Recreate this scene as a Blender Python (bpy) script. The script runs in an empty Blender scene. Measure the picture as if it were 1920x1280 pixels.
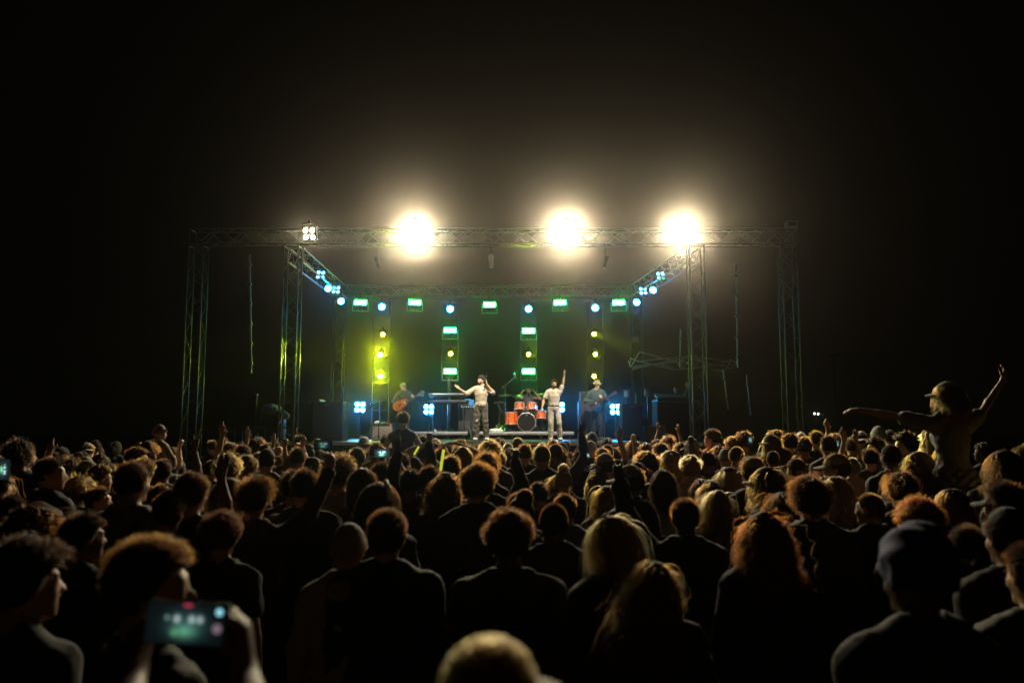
import bpy, math, random
import numpy as np
from mathutils import Vector, Matrix, Quaternion, Euler

scene = bpy.context.scene
col = scene.collection
R = math.radians
rng = np.random.default_rng(7)
random.seed(7)

# ------------------------------------------------------------------ camera
F_PX = 1493.0                     # 28 mm on a 36 mm sensor, in pixels of the 1920 px wide photograph
CAM_H = 1.95
PITCH = R(6.1)
cam_data = bpy.data.cameras.new('camera')
cam_data.lens = 28.0
cam_data.sensor_width = 36.0
cam_data.clip_start = 0.05
cam_data.clip_end = 1000.0
cam_data.dof.use_dof = True
cam_data.dof.focus_distance = 19.0
cam_data.dof.aperture_fstop = 2.1
cam = bpy.data.objects.new('camera', cam_data)
cam.location = (0, 0, CAM_H)
cam.rotation_euler = (R(90) + PITCH, 0, 0)
col.objects.link(cam)
scene.camera = cam

# ------------------------------------------------------------------ night sky and exposure
world = bpy.data.worlds.new('World')
scene.world = world
world.use_nodes = True
wn = world.node_tree
bg = wn.nodes['Background']
bg.inputs['Color'].default_value = (1.0, 0.80, 0.62, 1)
bg.inputs['Strength'].default_value = 0.0005

scene.view_settings.view_transform = 'Standard'
scene.view_settings.look = 'None'
scene.view_settings.gamma = 1.0
scene.view_settings.exposure = 0.0
scene.view_settings.use_curve_mapping = False
cy = scene.cycles
cy.max_bounces = 4
cy.diffuse_bounces = 2
cy.glossy_bounces = 2
cy.transmission_bounces = 3
cy.volume_bounces = 0
cy.transparent_max_bounces = 4
cy.sample_clamp_indirect = 1.5
cy.sample_clamp_direct = 0.0
cy.caustics_reflective = False
cy.caustics_refractive = False
cy.use_denoising = True
cy.use_light_tree = True
HAZE_DENSITY = 0.00145
HAZE_G = 0.975

def at(px, py, Y):
    """The point at depth Y that the photograph shows at pixel (px, py)."""
    x = (px - 960.0) / F_PX
    u = (640.0 - py) / F_PX
    dy = math.cos(PITCH) - u * math.sin(PITCH)
    dz = math.sin(PITCH) + u * math.cos(PITCH)
    t = Y / dy
    return Vector((x * t, Y, CAM_H + dz * t))

# ------------------------------------------------------------------ materials
MATS = {}
def principled(name, color, rough=0.6, metal=0.0, sheen=0.0, noise=0.0, nscale=20.0, bump=0.0, bscale=60.0, spec=0.5, coat=0.0):
    if name in MATS: return MATS[name]
    m = bpy.data.materials.new(name); m.use_nodes = True
    nt = m.node_tree; b = nt.nodes['Principled BSDF']
    b.inputs['Base Color'].default_value = (*color, 1)
    b.inputs['Roughness'].default_value = rough
    b.inputs['Metallic'].default_value = metal
    b.inputs['Specular IOR Level'].default_value = spec
    if coat: b.inputs['Coat Weight'].default_value = coat
    if sheen:
        b.inputs['Sheen Weight'].default_value = sheen
        b.inputs['Sheen Roughness'].default_value = 0.4
    if noise or bump:
        tc = nt.nodes.new('ShaderNodeTexCoord')
    if noise:
        n = nt.nodes.new('ShaderNodeTexNoise'); n.inputs['Scale'].default_value = nscale; n.inputs['Detail'].default_value = 4
        nt.links.new(tc.outputs['Object'], n.inputs['Vector'])
        r = nt.nodes.new('ShaderNodeMix'); r.data_type = 'RGBA'
        lo = tuple(c * (1 - noise) for c in color); hi = tuple(min(1, c * (1 + noise)) for c in color)
        r.inputs[6].default_value = (*lo, 1); r.inputs[7].default_value = (*hi, 1)
        nt.links.new(n.outputs['Fac'], r.inputs[0]); nt.links.new(r.outputs[2], b.inputs['Base Color'])
    if bump:
        n2 = nt.nodes.new('ShaderNodeTexNoise'); n2.inputs['Scale'].default_value = bscale; n2.inputs['Detail'].default_value = 3
        nt.links.new(tc.outputs['Object'], n2.inputs['Vector'])
        bp = nt.nodes.new('ShaderNodeBump'); bp.inputs['Strength'].default_value = bump; bp.inputs['Distance'].default_value = 0.01
        nt.links.new(n2.outputs['Fac'], bp.inputs['Height']); nt.links.new(bp.outputs['Normal'], b.inputs['Normal'])
    MATS[name] = m
    return m

def emitter(name, color, strength):
    if name in MATS: return MATS[name]
    m = bpy.data.materials.new(name); m.use_nodes = True
    nt = m.node_tree; nt.nodes.remove(nt.nodes['Principled BSDF'])
    e = nt.nodes.new('ShaderNodeEmission')
    e.inputs['Color'].default_value = (*color, 1); e.inputs['Strength'].default_value = strength
    nt.links.new(e.outputs[0], nt.nodes['Material Output'].inputs['Surface'])
    MATS[name] = m
    return m

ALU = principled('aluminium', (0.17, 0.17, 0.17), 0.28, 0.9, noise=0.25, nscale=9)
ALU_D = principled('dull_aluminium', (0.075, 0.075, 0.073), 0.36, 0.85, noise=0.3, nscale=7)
ALUB = principled('bright_aluminium', (0.66, 0.66, 0.65), 0.38, 0.75, noise=0.2, nscale=9)
BOOMM = principled('grey_pipe', (0.42, 0.42, 0.41), 0.5, 0.4, noise=0.25, nscale=9)
BLACKM = principled('black_metal', (0.03, 0.03, 0.03), 0.45, 0.3, noise=0.4, nscale=15)
BLACKP = principled('black_paint', (0.025, 0.025, 0.026), 0.55, bump=0.25, bscale=180)
CARPET = principled('black_carpet', (0.02, 0.02, 0.02), 0.9, bump=0.5, bscale=300)
DECK = principled('stage_deck', (0.035, 0.034, 0.033), 0.42, noise=0.4, nscale=3, bump=0.15, bscale=40)
SKIRT = principled('stage_skirt', (0.012, 0.012, 0.012), 0.95, bump=0.3, bscale=30)
CHROME = principled('chrome', (0.8, 0.8, 0.8), 0.12, 1.0)
BRASS = principled('cymbal_bronze', (0.65, 0.5, 0.25), 0.28, 1.0, noise=0.2, nscale=30)
DRUMW = principled('orange_drum_lacquer', (0.75, 0.12, 0.02), 0.18, noise=0.25, nscale=12, coat=0.6)
DRUMHEAD = principled('white_drum_skin', (0.75, 0.74, 0.7), 0.5)
BLACKHEAD = principled('black_drum_skin', (0.008, 0.008, 0.009), 0.6, spec=.15)
GTRWOOD = principled('amber_guitar_lacquer', (0.36, 0.085, 0.014), 0.2, noise=0.3, nscale=8, coat=0.5)
MAPLE = principled('maple_neck', (0.5, 0.33, 0.17), 0.35, noise=0.2, nscale=25)
DARKWOOD = principled('dark_wood', (0.04, 0.02, 0.01), 0.35)
GRILLE = principled('amp_grille_cloth', (0.33, 0.29, 0.24), 0.85, noise=0.25, nscale=90, bump=0.4, bscale=260)
TOLEX = principled('black_tolex', (0.02, 0.02, 0.02), 0.6, bump=0.4, bscale=200)
SPKGRILLE = principled('speaker_grille', (0.05, 0.05, 0.052), 0.5, 0.5, noise=0.4, nscale=120, bump=0.6, bscale=320)
TARP = principled('grey_tarpaulin', (0.25, 0.27, 0.25), 0.6, noise=0.25, nscale=6)
PLASTICW = principled('white_plastic', (0.7, 0.7, 0.68), 0.4)
BLUEPL = principled('blue_plastic', (0.03, 0.18, 0.5), 0.4)
GROUND = principled('trampled_ground', (0.07, 0.055, 0.04), 0.95, noise=0.5, nscale=1.5, bump=0.6, bscale=4)
FAR = principled('far_metal', (0.2, 0.2, 0.2), 0.6, 0.5)

# ------------------------------------------------------------------ object helpers
def put(name, mesh, mat=None, parent=None, mw=None):
    o = bpy.data.objects.new(name, mesh)
    col.objects.link(o)
    if mat is not None:
        if len(mesh.materials) == 0: mesh.materials.append(None)
        o.material_slots[0].link = 'OBJECT'
        o.material_slots[0].material = mat
    if parent is not None: o.parent = parent
    if mw is not None: o.matrix_basis = mw
    return o

def tag(o, label=None, cat=None, group=None, kind=None):
    if label: o['label'] = label
    if cat: o['category'] = cat
    if group: o['group'] = group
    if kind: o['kind'] = kind
    return o

def empty(name, loc, label, cat, group=None, rz=0.0, mw=None):
    o = bpy.data.objects.new(name, None); col.objects.link(o)
    o.empty_display_size = 0.1
    if mw is not None: o.matrix_basis = mw
    else:
        o.location = loc; o.rotation_euler = (0, 0, rz)
    return tag(o, label, cat, group)

def mesh_from(name, verts, faces, smooth=False):
    me = bpy.data.meshes.new(name)
    me.from_pydata([tuple(v) for v in verts], [], faces)
    if smooth: me.polygons.foreach_set('use_smooth', [True] * len(me.polygons))
    me.update()
    return me

class MB:
    """Collects simple solids into one mesh."""
    def __init__(s): s.v = []; s.f = []; s.sm = []
    def add(s, vs, fs, smooth=False):
        n = len(s.v); s.v += [tuple(v) for v in vs]
        s.f += [tuple(i + n for i in f) for f in fs]; s.sm += [smooth] * len(fs)
        return s
    def box(s, c, d, bevel=0.0, rot=None):
        x, y, z = d[0] / 2, d[1] / 2, d[2] / 2
        b = min(bevel, x * .9, y * .9, z * .9)
        vs = []; 
        if b <= 0:
            vs = [(sx * x, sy * y, sz * z) for sx in (-1, 1) for sy in (-1, 1) for sz in (-1, 1)]
            fs = [(0, 1, 3, 2), (4, 6, 7, 5), (0, 4, 5, 1), (2, 3, 7, 6), (0, 2, 6, 4), (1, 5, 7, 3)]
        else:
            # box bevelled along its vertical and horizontal edges (chamfers)
            idx = {}
            for sx in (-1, 1):
                for sy in (-1, 1):
                    for sz in (-1, 1):
                        for a in range(3):
                            p = [sx * (x - b), sy * (y - b), sz * (z - b)]
                            p[a] = (sx * x, sy * y, sz * z)[a]
                            idx[sx, sy, sz, a] = len(vs); vs.append(tuple(p))
            fs = []
            for a in range(3):
                o1, o2 = (a + 1) % 3, (a + 2) % 3
                for sg in (-1, 1):
                    q = []
                    for (u, w) in ((-1, -1), (1, -1), (1, 1), (-1, 1)):
                        k = [0, 0, 0]; k[a] = sg; k[o1] = u; k[o2] = w; q.append(idx[(*k, a)])
                    fs.append(tuple(q if sg > 0 else q[::-1]))
            for a in range(3):
                o1, o2 = (a + 1) % 3, (a + 2) % 3
                for u in (-1, 1):
                    for w in (-1, 1):
                        k0 = [0, 0, 0]; k0[o1] = u; k0[o2] = w; k1 = list(k0); k0[a] = -1; k1[a] = 1
                        q = [idx[(*k0, o1)], idx[(*k1, o1)], idx[(*k1, o2)], idx[(*k0, o2)]]
                        fs.append(tuple(q if u * w > 0 else q[::-1]))
            for sx in (-1, 1):
                for sy in (-1, 1):
                    for sz in (-1, 1):
                        q = [idx[sx, sy, sz, 0], idx[sx, sy, sz, 1], idx[sx, sy, sz, 2]]
                        fs.append(tuple(q if sx * sy * sz > 0 else q[::-1]))
        c = Vector(c)
        if rot is not None: vs = [rot @ Vector(v) for v in vs]
        return s.add([Vector(v) + c for v in vs], fs)
    def tube(s, a, b, r, r2=None, n=8, caps=True):
        a, b = Vector(a), Vector(b); r2 = r if r2 is None else r2
        d = (b - a).normalized(); q = Vector((0, 0, 1)).rotation_difference(d)
        vs = []
        for p, rr in ((a, r), (b, r2)):
            for i in range(n):
                t = 2 * math.pi * i / n
                vs.append(p + q @ Vector((rr * math.cos(t), rr * math.sin(t), 0)))
        fs = [(i, (i + 1) % n, n + (i + 1) % n, n + i) for i in range(n)]
        s.add(vs, fs, True)
        if caps: 
            s.add(vs[:n], [tuple(range(n - 1, -1, -1))]); s.add(vs[n:], [tuple(range(n))])
        return s
    def path(s, pts, r, n=6):
        for a, b in zip(pts[:-1], pts[1:]): s.tube(a, b, r, n=n)
        return s
    def lathe(s, prof, n=16, M=None, caps=True):
        """prof: list of (radius, height) turned about z, then placed by M."""
        vs = []; fs = []
        for (r, z) in prof:
            for i in range(n):
                t = 2 * math.pi * i / n; v = Vector((r * math.cos(t), r * math.sin(t), z)); vs.append(M @ v if M else v)
        for k in range(len(prof) - 1):
            for i in range(n):
                j = (i + 1) % n; fs.append((k * n + i, k * n + j, (k + 1) * n + j, (k + 1) * n + i))
        s.add(vs, fs, True)
        if caps and prof[0][0] > 1e-5: s.add(vs[:n], [tuple(range(n - 1, -1, -1))])
        if caps and prof[-1][0] > 1e-5: s.add(vs[-n:], [tuple(range(n))])
        return s
    def disc(s, c, nrm, r, n=14):
        q = Vector((0, 0, 1)).rotation_difference(Vector(nrm).normalized())
        vs = [Vector(c) + q @ Vector((r * math.cos(2 * math.pi * i / n), r * math.sin(2 * math.pi * i / n), 0)) for i in range(n)]
        return s.add(vs, [tuple(range(n))])
    def prism(s, outline, y0, y1, M=None):
        """outline in (x, z), extruded from y0 to y1."""
        n = len(outline)
        vs = [Vector((x, y0, z)) for x, z in outline] + [Vector((x, y1, z)) for x, z in outline]
        if M: vs = [M @ v for v in vs]
        fs = [tuple(range(n)), tuple(range(2 * n - 1, n - 1, -1))] + [(i, n + i, n + (i + 1) % n, (i + 1) % n) for i in range(n)]
        return s.add(vs, fs)
    def mesh(s, name):
        me = bpy.data.meshes.new(name); me.from_pydata(s.v, [], s.f)
        me.polygons.foreach_set('use_smooth', s.sm); me.update()
        return me
    def build(s, name, mat, parent=None, mw=None):
        return put(name, s.mesh(name), mat, parent, mw)

_cache = {}
def cached(key, fn):
    if key not in _cache: _cache[key] = fn()
    return _cache[key]

def along(a, b):
    """Matrix carrying the unit z axis onto the way from a to b."""
    a, b = Vector(a), Vector(b)
    q = Vector((0, 0, 1)).rotation_difference((b - a).normalized())
    return Matrix.Translation(a) @ q.to_matrix().to_4x4()

def facing(loc, target):
    """Matrix whose -y axis looks from loc at target (a lamp pointing at -y)."""
    d = (Vector(target) - Vector(loc)).normalized()
    q = d.to_track_quat('-Y', 'Z')
    return Matrix.Translation(loc) @ q.to_matrix().to_4x4()

# ------------------------------------------------------------------ ground and haze
g = mesh_from('ground', [(-150, -60, 0), (150, -60, 0), (150, 200, 0), (-150, 200, 0)], [(0, 1, 2, 3)])
tag(put('ground', g, GROUND), kind='structure')
hz = MB().box((0, 70, 4.5), (310, 270, 11)).build('haze', None)
hm = bpy.data.materials.new('haze'); hm.use_nodes = True
hn = hm.node_tree; hn.nodes.remove(hn.nodes['Principled BSDF'])
pv = hn.nodes.new('ShaderNodeVolumePrincipled')
pv.inputs['Color'].default_value = (1.0, 0.93, 0.82, 1)
pv.inputs['Density'].default_value = HAZE_DENSITY
pv.inputs['Anisotropy'].default_value = HAZE_G
hn.links.new(pv.outputs[0], hn.nodes['Material Output'].inputs['Volume'])
hz.data.materials.append(hm)
tag(hz, 'thin smoky haze lit by the stage lamps', kind='stuff')
# ------------------------------------------------------------------ stage
STAGE_Z = at(960, 828, 20.8).z
YF, YB = 20.8, 29.0
dk = MB().box((-0.5, (YF + YB) / 2, STAGE_Z - 0.06), (11.4, YB - YF, 0.12), 0.01)
st = dk.build('stage', DECK)
tag(st, 'low black stage platform with a blue-lit front edge, under the lighting truss', 'stage')
for i in range(10):
    w = 11.2 / 10
    MB().box((-0.5 - 5.6 + w * (i + .5), YF + 0.06, (STAGE_Z - 0.13) / 2), (w - 0.012, 0.03, STAGE_Z - 0.135)).build('skirt_panel', SKIRT, st)
MB().box((-0.5, YF - 0.012, STAGE_Z - 0.045), (11.3, 0.02, 0.085), 0.004).build('edge_trim', ALUB, st)

# black drape behind the band
# ------------------------------------------------------------------ trusses
def unit_tube(L, r, n=6):
    return cached(('tube', round(L, 3), r, n), lambda: MB().tube((0, 0, 0), (0, 0, L), r, n=n).mesh('tube'))

def box_truss(label, A, B, up, size, bays, name='box_truss', mat=ALU, group='aluminium box trusses of the stage frame', rc=0.025, rb=0.010):
    A, B = Vector(A), Vector(B); ax = (B - A).normalized(); L = (B - A).length
    up = Vector(up); side = up.cross(ax).normalized(); up = ax.cross(side).normalized()
    M = Matrix((side.to_4d(), up.to_4d(), ax.to_4d(), (0, 0, 0, 1))).transposed()
    M.translation = A
    for i in range(3): M[3][i] = 0
    root = empty(name, A, label, 'truss', group, mw=M)
    h = size / 2
    cs = [(-h, -h), (h, -h), (h, h), (-h, h)]
    for (x, y) in cs:
        put('chord', unit_tube(L, rc, 8), mat, root, Matrix.Translation((x, y, 0)))
    step = L / bays
    for f in range(4):
        p, q = Vector((*cs[f], 0)), Vector((*cs[(f + 1) % 4], 0))
        for i in range(bays):
            a, b = (p, q) if i % 2 == 0 else (q, p)
            a = a + Vector((0, 0, i * step)); b = b + Vector((0, 0, (i + 1) * step))
            put('brace', unit_tube((b - a).length, rb, 5), mat, root, along(a, b))
    for z in (0.02, L - 0.02):
        for f in range(4):
            a, b = Vector((*cs[f], z)), Vector((*cs[(f + 1) % 4], z))
            put('end_bar', unit_tube(size, rb * 1.3, 6), mat, root, along(a, b))
    return root

YT, YR = 20.0, 27.0
TS = 0.37
fl, fr = at(360, 446, YT), at(1492, 446, YT)
FZ = fl.z
box_truss('long box truss spanning the front of the stage roof, carrying the four glaring white lamps',
          (fl.x, YT, FZ), (fr.x, YT, FZ), (0, 0, 1), TS, 38)
bx0, bx1 = at(638, 547, YR).x, at(1192, 547, YR).x
BZ = at(638, 547, YR).z
box_truss('rear box truss above the band, green strobes hanging below it', (bx0 + .2, YR, BZ), (bx1 - .2, YR, BZ), (0, 0, 1), TS, 26)
ix0, ix1 = at(546, 600, YT).x, at(1307, 600, YT).x
SZ = FZ - TS - 0.02
box_truss('side truss running back from the left front tower, blue lamps clamped on it', (ix0, YT + .25, SZ), (bx0, YR - .25, BZ), (0, 0, 1), TS, 18)
box_truss('side truss running back from the right front tower, blue lamps clamped on it', (ix1, YT + .25, SZ), (bx1, YR - .25, BZ), (0, 0, 1), TS, 18)
ox0, ox1 = at(366, 620, YT).x, at(1481, 620, YT).x
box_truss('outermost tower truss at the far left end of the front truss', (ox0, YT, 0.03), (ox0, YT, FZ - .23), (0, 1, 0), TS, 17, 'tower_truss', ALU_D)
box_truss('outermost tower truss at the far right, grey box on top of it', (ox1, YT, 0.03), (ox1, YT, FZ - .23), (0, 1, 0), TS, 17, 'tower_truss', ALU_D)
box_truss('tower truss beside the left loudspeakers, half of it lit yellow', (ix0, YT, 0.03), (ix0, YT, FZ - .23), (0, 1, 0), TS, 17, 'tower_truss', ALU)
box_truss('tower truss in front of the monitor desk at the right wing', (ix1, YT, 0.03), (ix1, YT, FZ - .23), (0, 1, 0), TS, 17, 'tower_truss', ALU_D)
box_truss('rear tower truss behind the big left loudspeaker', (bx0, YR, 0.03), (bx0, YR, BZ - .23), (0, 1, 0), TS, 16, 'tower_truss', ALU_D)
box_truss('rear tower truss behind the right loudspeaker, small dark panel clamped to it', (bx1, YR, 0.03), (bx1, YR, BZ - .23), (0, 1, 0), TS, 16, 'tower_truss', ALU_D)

p = at(1483, 427, YT)
jb = empty('junction_box', (p.x, YT, FZ + .23), 'small grey box sitting on top of the right outer tower', 'box')
MB().box((0, 0, .10), (.28, .22, .18), .01).build('case', TARP, jb); MB().box((0, -.115, .10), (.2, .01, .1)).build('front_plate', ALU_D, jb)

# scaffold poles with couplers hanging left and right of the stage
def scaffold_pole(px, py0, py1, Y, label, px1=None, coup=5, r=0.028):
    a, b = at(px, py0, Y), at(px1 or px, py1, Y)
    M = along(a, b); L = (b - a).length
    root = empty('scaffold_pole', a, label, 'pole', 'loose scaffold poles beside the stage', mw=M)
    put('pole', unit_tube(L, r, 10), BOOMM, root)
    for i in range(coup):
        z = L * (i + .5) / coup
        MB().box((0, 0, z), (.09, .09, .07), .01).tube((.05, 0, z), (.1, 0, z), .012, n=6).build('coupler', FAR, root)
    return root
scaffold_pole(468, 478, 700, 21.5, 'thin pole with clamps standing alone left of the stage, lit green and yellow', 471, 6)
scaffold_pole(1380, 498, 690, 22.0, 'thin pole with clamps hanging right of the right tower, faint green', 1384, 5)
scaffold_pole(1276, 617, 690, 25.0, 'short grey pole rising from the lattice boom', 1275, 2)
scaffold_pole(1356, 692, 768, 23.0, 'grey pole leaning below the end of the lattice boom', 1366, 2)
scaffold_pole(1400, 703, 778, 23.0, 'leaning grey pole standing farthest right by itself', 1408, 2)

# lattice boom on the right wing
Yb = 25.5
root = empty('lattice_boom', at(1280, 680, Yb), 'folded lattice boom of crossed grey bars stretching right from the rear tower', 'boom')
M0 = root.location.copy()
def bar(x0, y0, x1, y1, dy0=0, dy1=0, r=.028, name='bar', mat=BOOMM):
    a, b = at(x0, y0, Yb + dy0) - M0, at(x1, y1, Yb + dy1) - M0
    put(name, unit_tube((b - a).length, r, 7), mat, root, along(a, b))
bar(1202, 660, 1276, 681, 0, .1); bar(1202, 677, 1270, 670, -.2, -.15); bar(1186, 688, 1270, 677, .2, .25); bar(1200, 678, 1265, 693, -.35, -.3)
bar(1186, 692, 1300, 667, .4, .45); bar(1240, 684, 1268, 690, .5, .6); bar(1275, 670, 1298, 667, .15, .2)
bar(1300, 667, 1365, 678, -.1, 0); bar(1298, 672, 1352, 690, .1, .12); bar(1300, 690, 1358, 681, -.25, -.2); bar(1322, 687, 1357, 696, .3, .32); bar(1268, 693, 1302, 690, -.4, -.38)
for xs in ((1178, 676, 1182, 688), (1182, 671, 1199, 678), (1183, 687, 1199, 660), (1180, 686, 1183, 671),
           (1268, 678, 1277, 693), (1277, 693, 1298, 669), (1276, 675, 1297, 684), (1276, 692, 1280, 672),
           (1356, 681, 1368, 692), (1368, 692, 1384, 679), (1368, 674, 1384, 680), (1360, 694, 1370, 674)):
    bar(*xs, -.05, -.05, .016, 'zigzag_brace', ALUB)

# ------------------------------------------------------------------ lamps
WARM = (1.0, 0.83, 0.55)
E_GLARE = emitter('blinder_glare', WARM, 2800.0)
E_DIM = emitter('blinder_dim', (1.0, 0.86, 0.58), 450.0)
E_GREEN = emitter('green_strobe_light', (0.02, 1.0, 0.20), 52.0)
E_YELLOW = emitter('yellow_beam_light', (0.60, 0.80, 0.012), 190.0)
E_YELLOWH = emitter('yellow_beam_light_strong', (0.60, 0.80, 0.012), 3200.0)
E_BLUE = emitter('blue_wash_light', (0.02, 0.32, 1.0), 90.0)
E_BLUEF = emitter('blue_floor_light', (0.012, 0.34, 1.0), 230.0)
E_CYAN = emitter('cyan_cluster_light', (0.10, 0.52, 1.0), 10.0)
E_CYGR = emitter('green_cluster_light', (0.15, 0.8, 0.15), 1.6)

def four_lamp(px, py, Y, label, group, lens_mat, half, r, aim, name='blinder_lamp', yoke=True, mats=None):
    p = at(px, py, Y)
    root = empty(name, p, label, 'stage light', group, mw=facing(p, aim))
    s = half + r + .03
    MB().box((0, .10, 0), (2 * s, .16, 2 * s), .02).build('housing', BLACKM, root)
    k = 0
    for sx in (-1, 1):
        for sz in (-1, 1):
            MB().lathe([(r + .02, 0), (r + .02, .035), (r, .035), (r, .004)], 16, Matrix.Translation((sx * half, .018, sz * half)) @ Matrix.Rotation(R(90), 4, 'X')).build('rim', BLACKM, root)
            MB().disc((sx * half, .0, sz * half), (0, -1, 0), r, 14).build('lens', mats[k] if mats else lens_mat, root); k += 1
    if yoke:
        MB().tube((-s - .02, .1, 0), (-s - .02, .1, s + .08), .012).tube((s + .02, .1, 0), (s + .02, .1, s + .08), .012).tube((-s - .02, .1, s + .08), (s + .02, .1, s + .08), .012).box((0, .1, s + .12), (.05, .05, .08)).build('yoke', BLACKM, root)
    return root

crowd = Vector((0, 6, 1.0))
GW = 'white audience lamps on the front truss'
YL = YT - .32
four_lamp(580, 438, YL, 'four-bulb white lamp at the left end of the front truss, its bulbs seen apart', GW, E_DIM, .088, .052, (-6, 2, 1))
four_lamp(778, 437, YL, 'blinding white lamp on the front truss above the guitarist, largest glare', GW, E_GLARE, .11, .095, (-1.5, 4, 1.4))
four_lamp(1062, 437, YL, 'blinding white lamp on the front truss above the singer with raised arm', GW, E_GLARE, .11, .095, (0.5, 4, 1.4))
four_lamp(1278, 437, YL, 'blinding white lamp on the front truss right above the right tower', GW, E_GLARE, .105, .088, (2.5, 4, 1.4))

def strobe(px, py, label, hang=True, Y=YR - .3):
    p = at(px, py, Y)
    root = empty('strobe_light', p, label, 'stage light', 'green strobe bars over the band', mw=facing(p, (0, 2, 1)))
    MB().box((0, .09, 0), (.46, .14, .22), .015).build('housing', BLACKM, root)
    MB().box((0, .008, 0), (.40, .012, .165), .004).build('lamp_panel', E_GREEN, root)
    # yoke bracket hanging below the lamp
    MB().box((-.26, .09, -.14), (.02, .035, .30)).box((.26, .09, -.14), (.02, .035, .30)).box((0, .09, -.30), (.54, .035, .02)).tube((-.06, .09, -.29), (-.06, .09, -.26), .02).tube((.06, .09, -.29), (.06, .09, -.26), .02).build('yoke', ALUB, root)
    if hang:
        MB().tube((0, .09, .10), (0, .11, .30), .02).build('hook_clamp', BLACKM, root)
for px, l in ((676, 'green strobe at the left end of the row under the rear truss'), (778, 'green strobe under the rear truss, second from the left end'),
              (918, 'green strobe in the middle of the row under the rear truss'), (1050, 'green strobe under the rear truss between two blue lamps, right of the middle'),
              (1160, 'green strobe at the right end of the row under the rear truss')):
    strobe(px, 567 if px != 918 else 571, l)

def wash(px, py, Y, label, r=.105, aim=(0, 2, 1), mat=E_BLUE, name='wash_light', group='round blue lamps above the band'):
    p = at(px, py, Y)
    root = empty(name, p, label, 'stage light', group, mw=facing(p, aim))
    Mx = Matrix.Rotation(R(90), 4, 'X')
    MB().lathe([(r + .018, .03), (r + .022, -.02), (r + .01, -.10), (r * .6, -.2), (r * .3, -.22)], 18, Mx).build('housing', BLACKM, root)
    MB().disc((0, -.034, 0), (0, -1, 0), r, 18).build('lens', mat, root)
    MB().tube((-r - .04, .1, 0), (-r - .04, .1, r + .1), .012).tube((r + .04, .1, 0), (r + .04, .1, r + .1), .012).tube((-r - .04, .1, r + .1), (r + .04, .1, r + .1), .014).box((0, .1, r + .15), (.06, .06, .1), .01).build('yoke', BLACKM, root)
    return root
YC = YR - .6
for px, py, l in ((716, 575, 'round blue lamp at the head of the far left light column'), (844, 579, 'round blue lamp atop the ladder column behind the capped singer'),
                  (991, 579, 'round blue lamp atop the ladder column above the drummer'), (1116, 577, 'round blue lamp at the head of the far right light column')):
    wash(px, py, YC - .1, l)
wash(615, 540, 24.0, 'round blue lamp on the left side truss, nearer one of two', .10, (2, 10, -2), E_BLUE)
wash(639, 564, 26.0, 'round blue lamp at the rear end of the left side truss', .105, (2, 10, -2), E_BLUE)
wash(1225, 543, 24.0, 'round blue lamp on the right side truss, nearer one of two', .10, (-3, 10, -2), E_BLUE)
wash(1194, 566, 26.0, 'round blue lamp at the rear end of the right side truss', .105, (-3, 10, -2), E_BLUE)
GC = 'four-lens blue lamps clamped on the side trusses'
four_lamp(601, 515, 23.0, 'four-lens blue lamp high on the left side truss', GC, E_CYAN, .068, .052, (3, 8, -3), 'cluster_lamp', True)
four_lamp(630, 543, 25.2, 'four-lens blue lamp partly hidden on the left side truss between round lamps', GC, E_CYAN, .068, .052, (3, 8, -3), 'cluster_lamp', True)
four_lamp(1239, 517, 23.0, 'four-lens lamp on the right side truss with one green lens', GC, E_CYAN, .068, .052, (-4, 8, -3), 'cluster_lamp', True, [E_CYAN, E_CYAN, E_CYGR, E_CYAN])
four_lamp(1206, 545, 25.0, 'four-lens blue lamp low on the right side truss', GC, E_CYAN, .068, .052, (-4, 8, -3), 'cluster_lamp', True)
GF = 'blue four-lens floor lamps at the back of the stage'
def floor_lamp(px, py, Y, label):
    o = four_lamp(px, py, Y, label, GF, E_BLUEF, .088, .072, (at(px, py, 2).x * .6, 2, 1.8), 'floor_light', False)
    p = at(px, py, Y); zf = STAGE_Z - p.z
    MB().tube((0, .1, -.15), (0, .1, zf + .02), .018).box((0, .1, zf + .014), (.3, .2, .02), .004).build('stand', BLACKM, o)
floor_lamp(675, 763, 26.0, 'blue four-lens floor lamp right of the big left loudspeaker')
floor_lamp(804, 767, 27.2, 'blue four-lens floor lamp between the guitarist and the keyboards')
floor_lamp(1049, 763, 26.5, 'blue four-lens floor lamp half hidden behind the singer with raised arm')
floor_lamp(1154, 767, 25.5, 'blue four-lens floor lamp beside the right loudspeaker')

def beam(px, py, label, aim, power, angle=26, Y=YC - .05, r=.062):
    o = wash(px, py, Y, label, r, (aim[0] * .35, 2, 1.8), E_YELLOWH if px < 716 else E_YELLOW, 'beam_light', 'yellow lamps on the light columns')
    if power:
        ld = bpy.data.lights.new('yellow_beam', 'SPOT'); ld.energy = power; ld.color = (0.72, 0.95, 0.02)
        ld.spot_size = R(angle); ld.spot_blend = .5; ld.shadow_soft_size = .03
        lo = bpy.data.objects.new('yellow_beam', ld); col.objects.link(lo)
        p = at(px, py, Y) + Vector((0, -.12, 0)); d = Vector(aim) - p
        lo.matrix_world = Matrix.Translation(p) @ d.to_track_quat('-Z', 'Y').to_matrix().to_4x4()
beam(718, 627, 'upper yellow lamp of the far left light column', (-7, 8, 2), 0)
beam(713, 665, 'middle yellow lamp of the far left light column, throwing a sideways flare', (ix0, YT, 3.6), 9000, 11)
beam(713, 705, 'lowest yellow lamp of the far left light column, its beam slanting down', (-2.2, 22.5, 1.6), 900, 18)
beam(845, 663, 'yellow lamp on the ladder column behind the capped singer', (-3, 5, 1), 0)
beam(991, 664, 'yellow lamp on the ladder column above the drummer', (0.3, YT, FZ - .2), 900, 14)
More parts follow.
